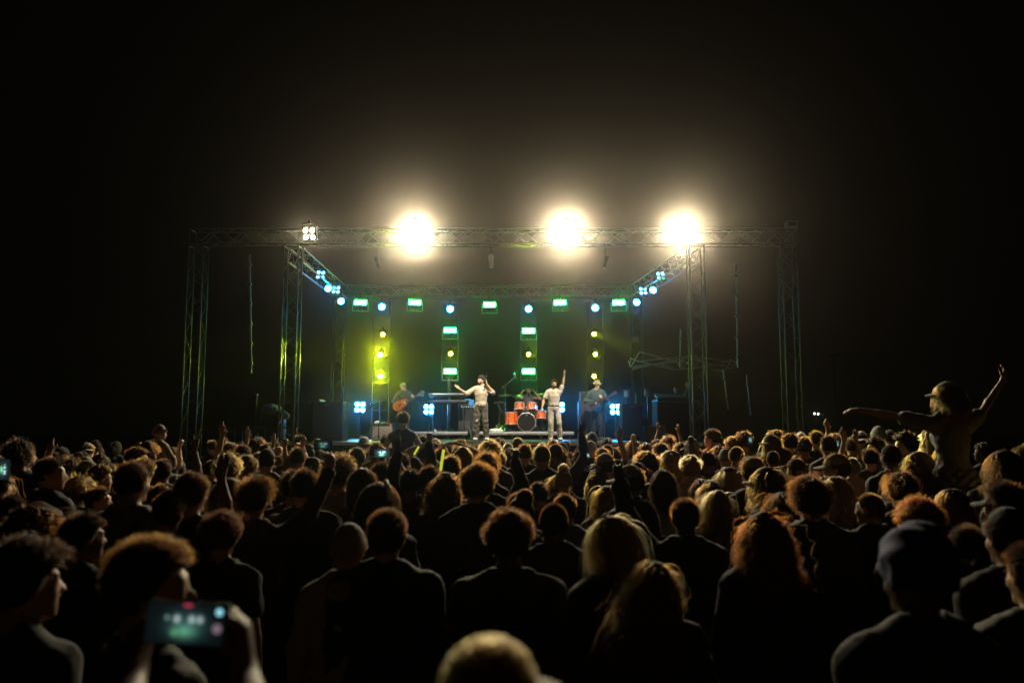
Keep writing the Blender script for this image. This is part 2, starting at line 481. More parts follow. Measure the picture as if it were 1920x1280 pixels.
beam(1114, 626, 'upper yellow lamp of the far right light column', (4.5, 10.3, 1.75), 8000, 9)
beam(1116, 664, 'middle yellow lamp of the far right light column', (6, 5, 1), 0)
beam(1114, 705, 'lowest yellow lamp of the far right light column, just over the bassist', (5, 12, 1.4), 0)

# ladder columns that carry the lamps
def column(px, label, y_top, strobes, tripod, mat, xw=15):
    p = at(px, 560, YC); base = Vector((p.x, YC, STAGE_Z))
    top = at(px, y_top, YC).z - STAGE_Z
    root = empty('ladder_column', base, label, 'lighting column', 'upright light columns at the back of the stage')
    w = .27
    z0 = at(px, 706, YC).z - STAGE_Z if tripod else 0.02
    for s in (-1, 1):
        MB().box((s * w, .12, (z0 + top) / 2), (.035, .05, top - z0), .005).build('rail', mat, root)
    n = 6
    for i in range(n):
        z = z0 + .02 + (top - z0 - .04) * i / (n - 1)
        MB().tube((-w + .018, .12, z), (w - .018, .12, z), .013).build('rung', mat, root)
    if tripod:
        MB().tube((0, .12, .18), (0, .12, z0 - .03), .075, n=14).tube((0, .12, z0 - .03), (0, .12, z0 + .02), .13, n=12).build('mast', ALU, root)
        for a in range(4):
            t = R(45 + 90 * a); d = Vector((math.cos(t), math.sin(t), 0))
            MB().tube(Vector((0, .12, .34)) + d * .07, Vector((0, .12, .015)) + d * .62, .016).build('leg', ALU, root)
    for py in strobes:
        strobe(px, py, ('green strobe high on' if py < 650 else 'lower green strobe on') + (' the ladder column behind the capped singer' if px < 900 else ' the ladder column above the drummer'), False, YC - .12)
column(716, 'far left dark light column with three yellow lamps', 566, (), False, BLACKM)
column(844, 'ladder light column on a thick mast with splayed legs, behind the capped singer', 568, (619, 696), True, ALU_D)
column(991, 'ladder light column rising behind the drum kit', 568, (620, 696), False, ALU_D)
column(1116, 'far right dark light column behind the bassist', 566, (), False, BLACKM)

# small profile spots under the front truss, lighting the band from the front
def profile(px, py, label, target, power, angle, mat=PLASTICW):
    p = at(px, py, YT + .1)
    M = facing(p, target)
    root = empty('profile_spot', p, label, 'stage light', 'small spots hanging under the front truss', mw=M)
    Mx = Matrix.Rotation(R(90), 4, 'X')
    MB().lathe([(.05, .12), (.055, .02), (.05, -.06), (.062, -.08), (.07, -.2), (.04, -.24)], 14, Mx).build('barrel', mat, root)
    MB().disc((0, -.124, 0), (0, -1, 0), .045, 12).build('lens', emitter('front_spot_lens', (1, .9, .72), 20), root)
    inv = M.inverted()
    MB().tube(inv @ (p + Vector((0, .05, .06))), inv @ Vector((p.x, YT + .1, FZ - TS / 2 - .03)), .014).build('drop_pipe', BLACKM, root)
    ld = bpy.data.lights.new('front_spot', 'SPOT'); ld.energy = power; ld.color = (1.0, .87, .68)
    ld.spot_size = R(angle); ld.spot_blend = .6; ld.shadow_soft_size = .05
    lo = bpy.data.objects.new('front_spot', ld); col.objects.link(lo)
    d = Vector(target) - p; q = p + d.normalized() * .2
    lo.matrix_world = Matrix.Translation(q) @ d.to_track_quat('-Z', 'Y').to_matrix().to_4x4()
profile(921, 493, 'small white spot hanging under the middle of the front truss', (-.5, 23.5, STAGE_Z + .9), 1700, 50)
profile(708, 494, 'small dark spot under the front truss left of the biggest glare', (-3.0, 24.5, STAGE_Z + .7), 1300, 55, BLACKM)
profile(1135, 494, 'small dark spot under the front truss between two glaring lamps', (1.6, 23.5, STAGE_Z + .9), 1700, 50, BLACKM)
# distant lamps beyond the site
for px, py, l in ((1527, 775, 'tiny far white lamp, left one of a pair beyond the crowd'), (1534, 775.5, 'tiny far white lamp, right one of a pair beyond the crowd')):
    p = at(px, py, 70)
    root = empty('street_lamp', (p.x, 70, 0), l, 'street lamp', 'distant street lamps')
    MB().tube((0, 0, 0), (0, 0, p.z - .075), .05, .028).build('post', BLACKM, root)
    MB().lathe([(.03, -.08), (.06, -.05), (.055, 0), (.06, .06), (.02, .08)], 10, Matrix.Translation((0, 0, p.z))).build('lamp_head', emitter('far_lamp', (1, .95, .85), 9), root)
p = at(1559, 579, 75)
root = empty('light_pole', (p.x, 75, 0), 'faint far floodlight mast right of the stage', 'light mast')
MB().tube((0, 0, 0), (0, 0, 8.5), .1, .07).build('mast', BLACKM, root); MB().box((0, -.1, 8.6), (.8, .25, .12), .02).build('lamp_head', PLASTICW, root)
# ------------------------------------------------------------------ organic bodies: one smooth distance field, one continuous surface
class Field:
    def __init__(s, lo, hi, h):
        s.lo = np.array(lo, float); s.h = h
        s.n = np.ceil((np.array(hi) - s.lo) / h).astype(int) + 1
        s.v = np.full(s.n, 1.0, np.float32)
    def sub(s, lo, hi):
        a = np.clip(np.floor((np.array(lo) - s.lo) / s.h).astype(int), 0, s.n - 1)
        b = np.clip(np.ceil((np.array(hi) - s.lo) / s.h).astype(int) + 1, 1, s.n)
        b = np.maximum(b, a + 1)
        ax = [s.lo[i] + s.h * np.arange(a[i], b[i], dtype=np.float32) for i in range(3)]
        return (slice(a[0], b[0]), slice(a[1], b[1]), slice(a[2], b[2])), (ax[0][:, None, None], ax[1][None, :, None], ax[2][None, None, :])
    def blend(s, sl, d, k):
        cur = s.v[sl]
        if k > 0:
            hh = np.clip(.5 + .5 * (cur - d) / k, 0, 1)
            s.v[sl] = cur * (1 - hh) + d * hh - k * hh * (1 - hh)
        else: s.v[sl] = np.minimum(cur, d)
    def carve(s, sl, d, k):
        cur = s.v[sl]; hh = np.clip(.5 - .5 * (cur + d) / k, 0, 1)
        s.v[sl] = cur * (1 - hh) - d * hh + k * hh * (1 - hh)
    def cone(s, a, b, ra, rb, k=.02, flat=None):
        a = np.array(a, float); b = np.array(b, float); r = max(ra, rb); m = r + k + 3 * s.h
        sl, (X, Y, Z) = s.sub(np.minimum(a, b) - m, np.maximum(a, b) + m)
        d = b - a; L2 = max(float(d @ d), 1e-9)
        t = np.clip(((X - a[0]) * d[0] + (Y - a[1]) * d[1] + (Z - a[2]) * d[2]) / L2, 0, 1)
        dist = np.sqrt((X - a[0] - t * d[0]) ** 2 + (Y - a[1] - t * d[1]) ** 2 + (Z - a[2] - t * d[2]) ** 2) - (ra + (rb - ra) * t)
        s.blend(sl, dist.astype(np.float32), k)
    def ell(s, c, r, k=.02, rot=None, cut=False):
        c = np.array(c, float); r = np.array(r, float); m = r.max() + k + 3 * s.h
        sl, (X, Y, Z) = s.sub(c - m, c + m)
        x, y, z = X - c[0], Y - c[1], Z - c[2]
        if rot is not None:
            q = np.array(rot)
            x, y, z = (x * q[0][0] + y * q[1][0] + z * q[2][0], x * q[0][1] + y * q[1][1] + z * q[2][1], x * q[0][2] + y * q[1][2] + z * q[2][2])
        k0 = np.sqrt((x / r[0]) ** 2 + (y / r[1]) ** 2 + (z / r[2]) ** 2)
        k1 = np.sqrt((x / r[0] ** 2) ** 2 + (y / r[1] ** 2) ** 2 + (z / r[2] ** 2) ** 2) + 1e-9
        d = (k0 * (k0 - 1) / k1).astype(np.float32)
        if cut: s.carve(sl, d, k)
        else: s.blend(sl, d, k)
    def axes(s):
        return s.sub(s.lo, s.lo + s.h * (s.n - 1))[1]
    def wrinkle(s, amp, f, seed=0):
        """Folds: a few crossing, bent waves, so that no two run alike."""
        X, Y, Z = s.axes(); r = np.random.default_rng(100 + seed); out = 0
        wx = .03 * np.sin(11 * Z + 5 * Y + seed) + .02 * np.sin(17 * X - 9 * Z); wz = .035 * np.sin(9 * X + 7 * Y + 2 * seed) + .02 * np.sin(15 * Y + 13 * X)
        for i in range(6):
            d = r.normal(size=3) * np.array([1.0, 1.0, .8]); d /= np.linalg.norm(d); ff = f * (.6 + 1.3 * r.random()); p = r.random() * 6.28
            w = np.sin(ff * (d[0] * (X + wx) + d[1] * Y + d[2] * (Z + wz)) + p)
            out = out + (1 - np.abs(w)) * (.5 + .8 * r.random()) * (1.3 if i % 2 else -1.0)
        s.v -= (amp * .8 * out).astype(np.float32)
    def mesh(s, name):
        V, Q = nets(s.v, s.lo, s.h)
        me = bpy.data.meshes.new(name)
        me.vertices.add(len(V)); me.vertices.foreach_set('co', V.astype(np.float32).ravel())
        me.loops.add(4 * len(Q)); me.loops.foreach_set('vertex_index', Q.astype(np.int32).ravel())
        me.polygons.add(len(Q)); me.polygons.foreach_set('loop_start', (np.arange(len(Q)) * 4).astype(np.int32))
        me.polygons.foreach_set('use_smooth', np.ones(len(Q), bool))
        me.update(calc_edges=True)
        return me

def nets(v, lo, h):
    s = v < 0
    nx, ny, nz = v.shape
    c = [(dx, dy, dz) for dx in (0, 1) for dy in (0, 1) for dz in (0, 1)]
    cs = [s[dx:nx - 1 + dx, dy:ny - 1 + dy, dz:nz - 1 + dz] for dx, dy, dz in c]
    anyc = cs[0].copy(); allc = cs[0].copy()
    for q in cs[1:]: anyc |= q; allc &= q
    mask = anyc & ~allc
    I = np.argwhere(mask); idx = np.full(mask.shape, -1, np.int64); idx[mask] = np.arange(len(I))
    vals = [v[I[:, 0] + dx, I[:, 1] + dy, I[:, 2] + dz] for dx, dy, dz in c]
    P = np.zeros((len(I), 3)); W = np.zeros(len(I))
    for i in range(8):
        for j in range(i + 1, 8):
            df = [abs(c[i][a] - c[j][a]) for a in range(3)]
            if sum(df) != 1: continue
            a, b = vals[i], vals[j]; cr = (a < 0) != (b < 0)
            t = np.where(cr, a / np.where(cr, a - b, 1), 0)
            p = np.array(c[i])[None] + t[:, None] * (np.array(c[j]) - np.array(c[i]))[None]
            P += p * cr[:, None]; W += cr
    V = lo + h * (I + P / W[:, None])
    quads = []
    for ax in range(3):
        sh = [slice(None)] * 3; sh2 = [slice(None)] * 3
        sh[ax] = slice(0, -1); sh2[ax] = slice(1, None)
        s0, s1 = s[tuple(sh)], s[tuple(sh2)]
        E = np.argwhere(s0 != s1)
        o1, o2 = (ax + 1) % 3, (ax + 2) % 3
        lim = [nx - 1, ny - 1, nz - 1]
        E = E[(E[:, o1] > 0) & (E[:, o2] > 0) & (E[:, o1] < lim[o1]) & (E[:, o2] < lim[o2])]
        if not len(E): continue
        ins = s[E[:, 0], E[:, 1], E[:, 2]]
        def cell(d1, d2):
            F = E.copy(); F[:, o1] -= d1; F[:, o2] -= d2
            return idx[F[:, 0], F[:, 1], F[:, 2]]
        q = np.stack([cell(1, 1), cell(0, 1), cell(0, 0), cell(1, 0)], 1)
        q[~ins] = q[~ins][:, ::-1]
        quads.append(q)
    Q = np.concatenate(quads) if quads else np.zeros((0, 4), int)
    Q = Q[(Q >= 0).all(1)]
    return V, Q

def v3(*a): return np.array(a, float)
def unit(a): a = np.array(a, float); return a / (np.linalg.norm(a) + 1e-9)

# a standing figure 1.75 m tall, feet at z = 0, facing +y; the arms are given by elbow, wrist and finger direction
HEADC = v3(0, .0, 1.655); PIV = v3(0, -.02, 1.52)
def head_matrix(yaw=0, pitch=0, roll=0):
    return np.array(Euler((R(pitch), R(roll), R(yaw)), 'XYZ').to_matrix())

def arm_down(s, out=.0, fwd=.0):
    return dict(e=(s * (.235 + out * .5), -.03 + fwd * .3, 1.15), w=(s * (.245 + out), .03 + fwd, .91), f=(0, .15, -1), n=(-s, 0, 0), curl=.5)
def arm_up(s, x=.25, y=.12, z=2.0, curl=.15, e=None, f=None):
    w = (s * x, y, z - .17)
    return dict(e=e or (s * (x * .55 + .17), y * .6 + .03, (1.45 + z - .17) / 2 - .02), w=w, f=f or (s * .12, .1, 1), n=(0, 1, 0), curl=curl)

def hand(F, w, f, n, side, curl, sp=.019, fr=.0088, k=.008):
    w = v3(*w); f = unit(f); n = unit(v3(*n) - f * (v3(*n) @ f)); lat = np.cross(f, n) * side
    kn = []
    for i, o in enumerate((-1.4, -.5, .5, 1.4)):
        q = w + f * (.088 - .006 * abs(o)) + lat * sp * o
        F.cone(w + lat * sp * o * .6 + f * .01, q, .016, .0125, k + .006); kn.append(q)
    ln = (.062, .078, .083, .072)
    for i, q in enumerate(kn):
        L = ln[i] if True else .07
        a1 = curl * 1.1; a2 = curl * 2.5
        spread = lat * (.14 * (i - 1.5)) * (1 - min(1, curl))
        d1 = unit(f * math.cos(a1) + n * math.sin(a1) + spread); p1 = q + d1 * L * .5
        d2 = unit(f * math.cos(a2) + n * math.sin(a2) + spread); p2 = p1 + d2 * L * .5
        F.cone(q, p1, fr * 1.1, fr, k); F.cone(p1, p2, fr, fr * .82, k * .5)
    t0 = w + f * .025 + lat * .024; td = unit(f * .75 + lat * (.85 - .5 * curl) + n * (.25 + .8 * curl)); t1 = t0 + td * .042
    F.cone(t0, t1, .0135, .0105, k); F.cone(t1, t1 + unit(td + f * .5) * .034, .0105, .0085, k)

def build_figure(name, A, h=.016, hips=None, legs=None, headrot=(0, 0, 0), build=1.0, top='tee', female=False, cloth_h=None, clothes=True,
                 wrinkle=.005, collar=True, fr=.0088, seed=0, trouser_flare=0.0, bottoms=True):
    """Returns {'body', 'top', 'trousers'} meshes plus the head's placement matrix. A = (left arm, right arm)."""
    H = head_matrix(*headrot)
    def hp(p): return PIV + H @ (v3(*p) - PIV)
    legs = legs or {}; ar = .84 if female else 1.0
    sw = (.178 if female else .195) * build
    sh = {s: v3(s * sw, 0, 1.402) for s in (-1, 1)}
    lg = {}
    for s in (-1, 1):
        lg[s] = dict(hip=v3(s * .088, 0, .92), k=v3(s * .1, .012, .49), a=v3(s * .105, -.02, .085), t=v3(s * .13, .15, .032))
        for q, val in legs.get(s, {}).items(): lg[s][q] = v3(*val)
    pts = [(0, 0, 0), (.5 * build, .25, 1.8), (-.5 * build, -.25, 0), tuple(hp((0, .16, 1.78))), tuple(hp((0, -.16, 1.78)))]
    for a in A:
        w = v3(*a['w']); pts += [tuple(w + unit(a['f']) * .24 + .06), tuple(w + unit(a['f']) * .24 - .06), tuple(v3(*a['e']) - .1), tuple(v3(*a['e']) + .1)]
    for s in (-1, 1): pts += [tuple(lg[s][q] + .12) for q in 'kat'] + [tuple(lg[s][q] - .1) for q in 'kat']
    P = np.array(pts); lo = P.min(0) - .03; hi = P.max(0) + .03; lo[2] = min(lo[2], -.01)
    def torso(F, g, k):
        b = build
        F.ell((0, .005, .95), (.155 * (1.06 if female else b) + g, .112 * b + g, .13 + g), k)
        F.ell((0, .0, 1.1), ((.118 if female else .138) * b + g, .095 * b + g, .17 + g), k)
        F.ell((0, .0, 1.28), ((.145 if female else .168) * b + g, .11 * b + g, .19 + g), k)
        for s in (-1, 1):
            F.cone((0, 0, 1.425), (s * (sw - .02), 0, 1.395), .058 + g, .055 + g, k)
            F.cone((s * .045, -.02, 1.50), (s * (sw - .05), -.005, 1.425), .036 + g, .040 + g, k)
            if female: F.ell((s * .07, .095, 1.28), (.06 + g, .05 + g, .06 + g), k)
            F.ell((s * .08, -.05, .93), (.085 + g, .075 + g, .085 + g), k)
    def leg(F, g, k, foot=True, flare=0):
        for s in (-1, 1):
            L = lg[s]
            F.cone(L['hip'], L['k'], .083 + g, .053 + g + flare * .4, k); F.cone(L['k'], L['a'], .051 + g + flare * .4, .036 + g + flare, k)
            if foot:
                F.cone(L['a'] + v3(0, -.015, -.04), L['t'], .042, .034, .015)
                F.cone(L['a'] + v3(s * .01, 0, -.03), L['t'] + v3(-s * .04, .01, 0), .034, .028, .015)
            else:
                c = L['k'] * .45 + L['a'] * .55; F.ell(c + v3(0, -.012, .02), (.048 + g + flare * .6, .054 + g + flare * .6, .12), k)
    # --- skin
    F = Field(lo, hi, h)
    torso(F, 0, .05); leg(F, 0, .03)
    F.cone((0, -.015, 1.43), hp((0, -.012, 1.57)), .06 * (.86 if female else 1), .054 * (.86 if female else 1), .03)
    F.ell(hp((0, -.008, 1.655)), (.0745, .095, .096), .01, H)
    F.ell(hp((0, .03, 1.60)), (.056, .066, .072), .025, H)
    F.cone(hp((-.018, .072, 1.552)), hp((.018, .072, 1.552)), .021, .021, .02)
    F.cone(hp((-.034, .078, 1.672)), hp((.034, .078, 1.672)), .015, .015, .016)
    F.cone(hp((0, .088, 1.658)), hp((0, .112, 1.618)), .009, .0135, .01)
    F.cone(hp((-.014, .094, 1.612)), hp((.014, .094, 1.612)), .009, .009, .008)
    for s in (-1, 1):
        F.ell(hp((s * .031, .099, 1.648)), (.017, .012, .011), .010, H, cut=True)
        F.ell(hp((s * .031, .082, 1.648)), (.014, .013, .012), .002, H)
        F.ell(hp((s * .04, .065, 1.618)), (.024, .026, .022), .02, H)
        F.ell(hp((s * .079, -.006, 1.637)), (.011, .021, .032), .008, H)
    F.cone(hp((-.018, .09, 1.583)), hp((.018, .09, 1.583)), .0085, .0085, .006)
    F.cone(hp((-.016, .088, 1.573)), hp((.016, .088, 1.573)), .0085, .0085, .006)
    for s, a in zip((-1, 1), A):
        e, w = v3(*a['e']), v3(*a['w'])
        F.cone(sh[s] - v3(s * .015, 0, 0), e, .05 * build, .038 * ar, .03); F.cone(e, e + (w - e) * .3, .037 * ar, .040 * ar, .02); F.cone(e + (w - e) * .3, w, .040 * ar, .026 * ar, .02); F.cone(e + v3(0, -.008, 0), e, .03 * ar, .03 * ar, .02)
        hand(F, w, a['f'], a['n'], s * a.get('tside', 1), a['curl'], fr=fr)
    out = {'body': F.mesh(name + '_body')}
    ch = cloth_h or max(h, .016)
    # --- upper garment
    if top:
        g = {'tee': .013, 'tank': .008, 'long': .016, 'hoodie': .026, 'jacket': .024, 'shirt': .02}[top]
        F = Field(lo, hi, ch); torso(F, g, .05)
        for s, a in zip((-1, 1), A):
            e, w = v3(*a['e']), v3(*a['w']); S = sh[s] - v3(s * .015, 0, 0)
            if top in ('tee', 'shirt'):
                q = S + (e - S) * (.62 if top == 'tee' else .9); F.cone(S, q, .05 * build + g + .004, .05 + g + .008, .03)
            elif top != 'tank':
                q = w - (w - e) * .06; F.cone(S, e, .05 * build + g, .042 + g, .03); F.cone(e, q, .043 + g, .03 + g, .02)
        if collar and top in ('jacket', 'shirt'):
            F.cone((-.05, -.055, 1.515), (.05, -.055, 1.515), .034, .034, .012); F.cone((-.075, -.035, 1.515), (-.055, .06, 1.475), .027, .02, .012); F.cone((.075, -.035, 1.515), (.055, .06, 1.475), .027, .02, .012)
        if top == 'hoodie':
            F.cone((-.085, -.04, 1.5), (0, -.115, 1.47), .045, .055, .03); F.cone((.085, -.04, 1.5), (0, -.115, 1.47), .045, .055, .03)
            F.cone((-.085, -.03, 1.5), (-.05, .07, 1.45), .03, .025, .03); F.cone((.085, -.03, 1.5), (.05, .07, 1.45), .03, .025, .03)
        if wrinkle: F.wrinkle(wrinkle, 34, seed)
        X, Y, Z = F.axes()
        hem = {'tee': .86, 'tank': .9, 'long': .86, 'hoodie': .85, 'jacket': .86, 'shirt': .93}[top]
        F.v = np.maximum(F.v, np.where((np.abs(X) < .2 * build + .04) & (Z < 1.0), hem - Z, -1)).astype(np.float32)
        # neck opening
        F.carve(*(lambda sl, ax: (sl, (np.sqrt((ax[0] / 1.0) ** 2 + ((ax[1] - .02) / 1.0) ** 2 + ((ax[2] - 1.535) / .8) ** 2) - .075).astype(np.float32)))(*F.sub((-.2, -.2, 1.3), (.2, .2, 1.75))), .01)
        out['top'] = F.mesh(name + '_top')
    if bottoms:
        F = Field(lo, hi, ch)
        F.ell((0, .005, .95), (.155 * (1.06 if female else build) + .012, .112 * build + .012, .14), .05)
        for s in (-1, 1): F.ell((s * .08, -.05, .93), (.096, .086, .096), .05)
        leg(F, .014, .03, False, trouser_flare)
        if wrinkle: F.wrinkle(wrinkle * 1.2, 26, seed + 3)
        X, Y, Z = F.axes()
        F.v = np.maximum(F.v, np.maximum(Z - 1.03, .055 - Z if not legs else -1)).astype(np.float32)
        out['trousers'] = F.mesh(name + '_trousers')
    M = Matrix([[*H[i], 0] for i in range(3)] + [[0, 0, 0, 1]]); M.translation = Vector(hp(tuple(HEADC)))
    out['head'] = M
    out['tips'] = [v3(*a['w']) + unit(a['f']) * .17 for a in A]
    out['wrists'] = [v3(*a['w']) + unit(a['f']) * .08 for a in A]
    return out

# ------------------------------------------------------------------ hair
CR = v3(.0755, .0965, .097)           # skull half-axes in the head's own frame
def scalp_dirs(n, r, low=-.62, front=.62):
    u = r.normal(size=(n * 4, 3)); u /= np.linalg.norm(u, axis=1)[:, None]
    y = u[:, 1]; t = np.clip((y + .35) / 1.15, 0, 1); t = t * t * (3 - 2 * t)
    lim = low + (front - low) * t + .06 * np.sin(9 * u[:, 0])
    u = u[u[:, 2] > lim]
    return u[:n]

def hair_paths(style, n, seed, wind=0.0):
    """Strand paths in the head's frame: (n, k, 3)."""
    r = np.random.default_rng(seed)
    low, front = -.60, .60
    if style in ('long', 'wavy', 'curlylong', 'locs'): low, front = -.35, .62
    u = scalp_dirs(n, r, low, front); n = len(u)
    root = u * CR * .99
    nrm = unit_rows(u / CR)
    J = lambda s: r.normal(size=(n, 3)) * s
    tang = np.stack([-nrm[:, 0] * nrm[:, 2], .0 * nrm[:, 1], np.ones(n)], 1) * 0
    if style == 'buzz': k, L, stiff, grav, curl, cf = 3, .012, 1, .0, 0, 0
    elif style == 'short': k, L, stiff, grav, curl, cf = 5, .032, .55, .22, 0, 0
    elif style == 'crop': k, L, stiff, grav, curl, cf = 7, .036, .7, .12, .006, 3.0
    elif style == 'curly': k, L, stiff, grav, curl, cf = 12, .055, .9, .10, .009, 2.4
    elif style == 'afro': k, L, stiff, grav, curl, cf = 14, .09, 1.0, .02, .010, 2.6
    elif style == 'messy': k, L, stiff, grav, curl, cf = 9, .075, .6, .30, .004, 1.2
    elif style == 'quiff': k, L, stiff, grav, curl, cf = 9, .075, .6, .15, 0, 0
    elif style == 'bob': k, L, stiff, grav, curl, cf = 11, .21, .5, .9, .003, .9
    elif style == 'long': k, L, stiff, grav, curl, cf = 14, .42, .35, .95, .003, .8
    elif style == 'wavy': k, L, stiff, grav, curl, cf = 16, .38, .4, .9, .011, 1.15
    elif style == 'curlylong': k, L, stiff, grav, curl, cf = 18, .30, .6, .70, .015, 1.9
    elif style == 'locs': k, L, stiff, grav, curl, cf = 10, .30, .6, .8, .008, .7
    elif style == 'bun': k, L, stiff, grav, curl, cf = 8, .13, .2, 0, .003, .8
    else: raise ValueError(style)
    Ls = L * (.72 + .45 * r.random(n))
    lenmod = np.ones(n)
    if style in ('crop', 'curly', 'quiff', 'short'): lenmod = .35 + .75 * np.clip((u[:, 2] + .25) / .8, 0, 1)   # shorter at the sides and nape
    if style == 'messy': lenmod = .55 + .6 * np.clip((u[:, 2] + .3) / .9, 0, 1)
    Ls = Ls * lenmod
    # loose clumps so that the outline is uneven
    cl = r.normal(size=(28, 3)); cl /= np.linalg.norm(cl, axis=1)[:, None]
    near = np.argmax(u @ cl.T, 1); cj = r.normal(size=(28, 3)) * .33; cs = .78 + .45 * r.random(28)
    d = unit_rows(nrm * stiff + cj[near] * (.35 if style == 'messy' else .55 if style != 'buzz' else .06) + J(.16) + np.array([0, 0, .12]))
    Ls = Ls * cs[near]
    if grav > .5:
        dn = np.array([0, 0, -1.0]) - nrm * (-nrm[:, 2:3]); dn = unit_rows(dn + np.array([0, -.35, 0]) * np.clip(nrm[:, 2:3], 0, 1))
        fly = (r.random((n, 1)) < .10) * .55
        d = unit_rows(d * (.35 + fly) + dn * .9)
        Ls = Ls * (1 + .12 * r.normal(size=28)[near])
    if style == 'quiff': d = unit_rows(d + np.array([.25, .75, .5]) * np.clip(u[:, 2:3], 0, 1))
    P = np.zeros((n, k, 3)); P[:, 0] = root
    step = Ls / (k - 1); ph = r.random(n) * 6.28
    if style == 'bun':
        bc = np.array([0, -.055, .105])
        for i in range(1, k):
            t = i / (k - 1)
            q = root * (1 - t) + (bc + nrm * .0 + J(.0)) * t
            q = q / np.maximum(np.linalg.norm(q / (CR * 1.05), axis=1), 1e-6)[:, None] if t < .75 else q
            P[:, i] = q
        m = n // 3
        ub = r.normal(size=(m, 3)); ub = unit_rows(ub)
        B = np.zeros((m, k, 3)); tg = unit_rows(np.cross(ub, r.normal(size=(m, 3))))
        for i in range(k):
            a = (i / (k - 1) - .5) * 2.6
            B[:, i] = bc + (ub * math.cos(a) + tg * math.sin(a)) * (.046 + .012 * r.random((m, 1)))
        P = P + J(.003)[:, None] if False else P
        return np.concatenate([P, B])
    for i in range(1, k):
        t = i / (k - 1)
        g = np.array([0, 0, -1.0]) * grav * (1.2 * t + .15) + np.array([wind, 0, 0]) * t * .8
        d = unit_rows(d + g + J(.04 if grav < .5 else .11))
        q = P[:, i - 1] + d * step[:, None]
        el = CR * (1.06 + (.10 if grav > .5 else 0))
        e = np.linalg.norm(q / el, axis=1); ins = (e < 1) & (grav > .1)
        q[ins] = q[ins] / e[ins][:, None]
        if grav > .5:   # rest on the neck and shoulders
            rr = np.hypot(q[:, 0], q[:, 1] + .01); m = (q[:, 2] < -.06) & (rr < .075)
            q[m, 0] *= (.075 / rr[m]); q[m, 1] = (q[m, 1] + .01) * (.075 / rr[m]) - .01
            m2 = (q[:, 2] < -.2) & (q[:, 1] > -.11) & (q[:, 1] < .02); q[m2, 1] -= .03
        P[:, i] = q
    if curl:
        s = np.arange(k)[None] * cf + ph[:, None]; amp = curl * np.minimum(1, np.arange(k) / 3.0)[None] * (.7 + .6 * r.random((n, 1)))
        P[:, :, 0] += amp * np.cos(s); P[:, :, 1] += amp * np.sin(s * (1 if style != 'long' else .9)); P[:, :, 2] += amp * .7 * np.sin(s + 1.3)
    return P

def unit_rows(a): return a / (np.linalg.norm(a, axis=-1, keepdims=True) + 1e-9)

def curves_data(name, P, r0, r1):
    n, k = P.shape[:2]
    hc = bpy.data.hair_curves.new(name); hc.add_curves([k] * n)
    hc.points.foreach_set('position', P.reshape(-1).astype(np.float32))
    at_ = hc.attributes.get('radius') or hc.attributes.new('radius', 'FLOAT', 'POINT')
    at_.data.foreach_set('value', np.tile(np.linspace(r0, r1, k), n).astype(np.float32))
    return hc

CORE = {'buzz': (.004, 0), 'short': (.010, .003), 'crop': (.016, .006), 'curly': (.026, .014), 'afro': (.058, .018), 'messy': (.026, .012), 'quiff': (.016, .008),
        'bob': (.016, .006), 'long': (.016, .006), 'wavy': (.022, .01), 'curlylong': (.034, .016), 'locs': (.014, .006), 'bun': (.008, .002)}
def hair_core(style, h=.012, seed=0):
    """The dense inner mass of the hair: skull grown outward, open at the face, with hanging back for long hair."""
    g, amp = CORE[style]
    F = Field((-.22, -.25, -.42), (.22, .22, .24), h)
    up = .5 * g if style in ('curly', 'crop', 'quiff', 'messy') else 0
    F.ell((0, -.006, up * .5), CR + g + v3(0, 0, up), 0)
    if style == 'bun': F.ell((0, -.055, .105), (.044, .044, .042), .012)
    if style in ('long', 'wavy', 'curlylong', 'locs', 'bob'):
        L = {'long': .36, 'wavy': .32, 'curlylong': .24, 'locs': .24, 'bob': .14}[style]
        F.cone((0, -.045, -.02), (0, -.095, -L), .085 + g * .8, .075 + g, .04)
        F.cone((-.045, -.03, -.03), (-.07, -.06, -L * .85), .05, .04, .04); F.cone((.045, -.03, -.03), (.07, -.06, -L * .85), .05, .04, .04)
    if amp:
        X, Y, Z = F.axes(); p = seed * 2.1
        F.v += (amp * .5 * (np.sin(38 * X + p + 2 * np.sin(21 * Z)) * np.sin(33 * Y + 2 * p) + .6 * np.sin(52 * Z + p) * np.sin(47 * X))).astype(np.float32)
    X, Y, Z = F.axes()
    # open face and nape
    yy = np.clip((Y + .035) / .115, 0, 1); yy = yy * yy * (3 - 2 * yy)
    lowz = -.058 if style not in ('long', 'wavy', 'curlylong', 'locs', 'bob') else -.5
    face = (lowz + (.05 - lowz) * yy) - Z
    if lowz < -.1: face = np.where(Y > .03, .045 - Z, -1)
    F.v = np.maximum(F.v, face).astype(np.float32)
    return F.mesh('hair')

